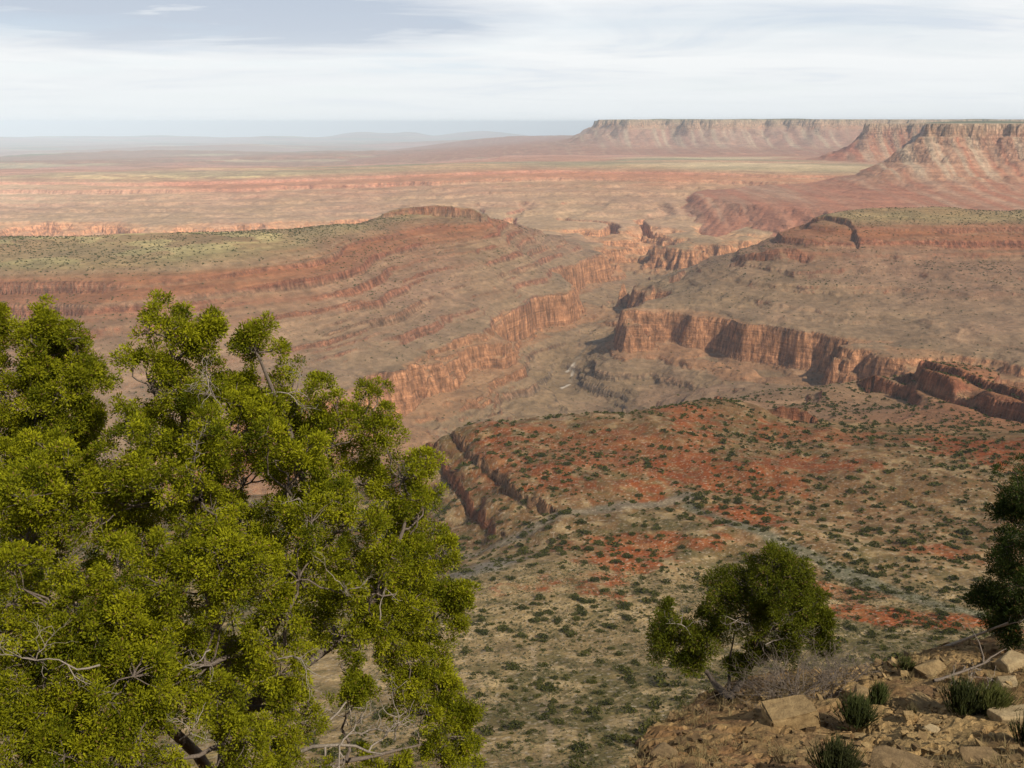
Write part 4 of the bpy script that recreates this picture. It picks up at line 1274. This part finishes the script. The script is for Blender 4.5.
# ------------------------------------------------------------------ scrub on the slopes below
def grid_z(px, py):
    az_ = np.arctan2(px, py); lr_ = np.log(np.hypot(px, py))
    fi = np.clip(np.interp(lr_, LR, np.arange(len(LR))), 0, len(LR) - 1.001); fj = np.clip((az_ - LAZ[0]) / (LAZ[1] - LAZ[0]), 0, len(LAZ) - 1.001)
    i, j = fi.astype(int), fj.astype(int); a, b = fi - i, fj - j
    z = Z[i, j] * (1 - a) * (1 - b) + Z[i + 1, j] * a * (1 - b) + Z[i, j + 1] * (1 - a) * b + Z[i + 1, j + 1] * a * b
    return z, i, j


VIS = np.maximum.accumulate(Z / RG, axis=0)


def leafy(n, rad_, seed, ln, wd_):
    """one shrub: a low dome of leaf tufts"""
    g = np.random.default_rng(seed)
    d = g.normal(0, 1, (n, 3)); d[:, 2] = np.abs(d[:, 2]); d = unit(d)
    nb = 6
    bd = unit(np.stack([g.normal(0, 1, nb), g.normal(0, 1, nb), np.abs(g.normal(0, .6, nb))], -1)) * .45
    c = bd[g.integers(0, nb, n)] + d * g.uniform(.38, .62, (n, 1))
    c[:, 2] *= .8
    dd = unit(d + g.normal(0, .5, (n, 3))); sd = unit(np.cross(dd, g.normal(0, 1, (n, 3))))
    V = np.stack([c - dd * ln * .5, c - sd * wd_ * .5, c + dd * ln * .5, c + sd * wd_ * .5], 1) * rad_
    return V.reshape(-1, 3), np.repeat(g.random(n), 4)


def scatter(n, r0, r1, a0, a1, seed):
    g = np.random.default_rng(seed)
    r = np.sqrt(g.uniform(r0 * r0, r1 * r1, n)); a = np.radians(g.uniform(a0, a1, n))
    return r * np.sin(a), r * np.cos(a), g


px_, py_, g = scatter(40000, 235, 1750, -36, 37, 3)
pz_, gi, gj = grid_z(px_, py_)
dn = .62 + .75 * fbm(px_, py_, 120, 3, .55, 81) + .5 * fbm(px_, py_, 30, 2, .5, 82)
rr_ = np.hypot(px_, py_)
ok = (g.random(len(px_)) < dn * (1 - .35 * sstep(700, 1200, rr_))) & (SLOPE[gi, gj] < .95) & (pz_ > np.where(px_ > 120, -500, -450))
px_, py_, pz_, gi, gj, rr_ = (q[ok] for q in (px_, py_, pz_, gi, gj, rr_))
rad_ = (.8 + 2.3 * g.random(len(px_)) ** 3) * (1.35 + .25 * sstep(420, 900, rr_))
vis = (pz_ + rad_) / rr_ >= VIS[gi, gj] - .002
sxp, syp = to_px(px_, py_, pz_)
shown = vis & (sxp > 455) & (sxp < 1020) & (syp < 764) & (syp > 380) & ~((syp > 560) & (sxp > 640) & (sxp < 835)) & ~((syp > 640) & (sxp > 640)) & ~((sxp < 490) & (syp > 640))
order = np.argsort(-(rad_ / rr_) * shown)
best = order[:300]
SLO, SHI = (.036, .040, .007), (.125, .115, .024)


def shrub_cols(t): 
    t = t[:, None]
    return np.concatenate([np.array(SLO) * (1 - t) + np.array(SHI) * t, np.ones((len(t), 1))], -1)


protos = []
for k in range(6):
    V, t = leafy(260, 1.0, 300 + k, .30, .17)
    oo = mesh_np('shrub', V, np.arange(len(V)).reshape(-1, 4), M_SHR, False, None, shrub_cols(np.clip(t * .8 + .1 * (k - 2.5), 0, 1)), link=False)
    protos.append(oo.data)
    bpy.data.objects.remove(oo)
src = None
for q, i in enumerate(best):
    if src is None:
        src = bpy.data.objects.new('shrub', protos[0]); o = src
        tag(o, 'rounded dark green shrub dotted on the slope and red bench below the rim', 'shrub', 'shrubs dotted over the near slope')
    else:
        o = src.copy()
    o.data = protos[q % 6]
    COL.objects.link(o)
    o.location = (px_[i], py_[i], pz_[i] - .05)
    o.rotation_euler = (0, 0, random.uniform(0, 6.28))
    o.scale = (rad_[i] * random.uniform(.9, 1.2), rad_[i], rad_[i] * random.uniform(.75, 1.05))
rest = np.setdiff1d(np.arange(len(px_)), best)
# low tufts between the shrubs
qx, qy, g2_ = scatter(42000, 235, 640, -12, 37, 9)
qz, qi, qj = grid_z(qx, qy)
ok = (g2_.random(len(qx)) < .55 + .6 * fbm(qx, qy, 26, 3, .6, 86)) & (SLOPE[qi, qj] < .9)
qx, qy, qz = qx[ok], qy[ok], qz[ok]
qr = .35 + .75 * g2_.random(len(qx)) ** 2
VS, CS = [], []
for k in range(4):
    sel = np.arange(len(qx))[k::4]
    V, t = leafy(12, 1.0, 600 + k, .75, .5)
    VS.append((V[None] * qr[sel][:, None, None] + np.stack([qx[sel], qy[sel], qz[sel]], -1)[:, None]).reshape(-1, 3))
    tint = np.repeat(g2_.random(len(sel)), len(t))[:, None] * .8 + .2 * np.tile(t, len(sel))[:, None]
    CS.append(np.concatenate([np.array((.05, .055, .02)) * (1 - tint) + np.array((.22, .19, .085)) * tint, np.ones_like(tint)], -1))
V = np.concatenate(VS)
tag(mesh_np('grass_tufts', V, np.arange(len(V)).reshape(-1, 4), M_SHR, False, None, np.concatenate(CS)), 'dry grass tufts between the shrubs of the near slope', None, None, 'stuff')
VS, CS = [], []
for grp, nleaf in ((rest[rr_[rest] < 620], 80), (rest[rr_[rest] >= 620], 34)):
    for k in range(5):
        sel = grp[k::5]
        V, t = leafy(nleaf, 1.0, 400 + k, .42 if nleaf > 50 else .6, .28 if nleaf > 50 else .42)
        VS.append((V[None] * rad_[sel][:, None, None] * (1.05, 1.05, .9) + np.stack([px_[sel], py_[sel], pz_[sel] - .05], -1)[:, None]).reshape(-1, 3))
        CS.append(np.tile(shrub_cols(np.clip(t * .8 + .08 * (k - 2), 0, 1)), (len(sel), 1)))
V = np.concatenate(VS)
tag(mesh_np('scrub', V, np.arange(len(V)).reshape(-1, 4), M_SHR, False, None, np.concatenate(CS)), 'countless small dark shrubs over the near slope and bench', None, None, 'stuff')

# trees and scrub too far to tell apart on the butte, the ridge and the canyon slopes
px_, py_, g = scatter(62000, 1650, 4300, -34, 35, 5)
pz_, gi, gj = grid_z(px_, py_)
rr_ = np.hypot(px_, py_)
gz = ZG[gi, gj]
dn = np.where(gz > -362, .55 + .9 * fbm(px_, py_, 420, 3, .55, 83), .32 + .45 * fbm(px_, py_, 260, 3, .55, 84)) * np.where(gz < -520, .3, 1)
ok = (g.random(len(px_)) < dn) & (SLOPE[gi, gj] < .8) & ((pz_ + 2) / rr_ >= VIS[gi, gj] - .002)
px_, py_, pz_ = px_[ok], py_[ok], pz_[ok]
rad_ = 1.7 + 2.2 * g.random(len(px_)) ** 2
VS, CS = [], []
for k in range(4):
    sel = np.arange(len(px_))[k::4]
    V, t = leafy(16, 1.0, 500 + k, .8, .6)
    VS.append((V[None] * rad_[sel][:, None, None] + np.stack([px_[sel], py_[sel], pz_[sel]], -1)[:, None]).reshape(-1, 3)); CS.append(np.tile(shrub_cols(t * .7), (len(sel), 1)))
V = np.concatenate(VS)
tag(mesh_np('far_scrub', V, np.arange(len(V)).reshape(-1, 4), M_SHR, False, None, np.concatenate(CS)), 'specks of distant scrub on the butte, ridge and canyon slopes', None, None, 'stuff')
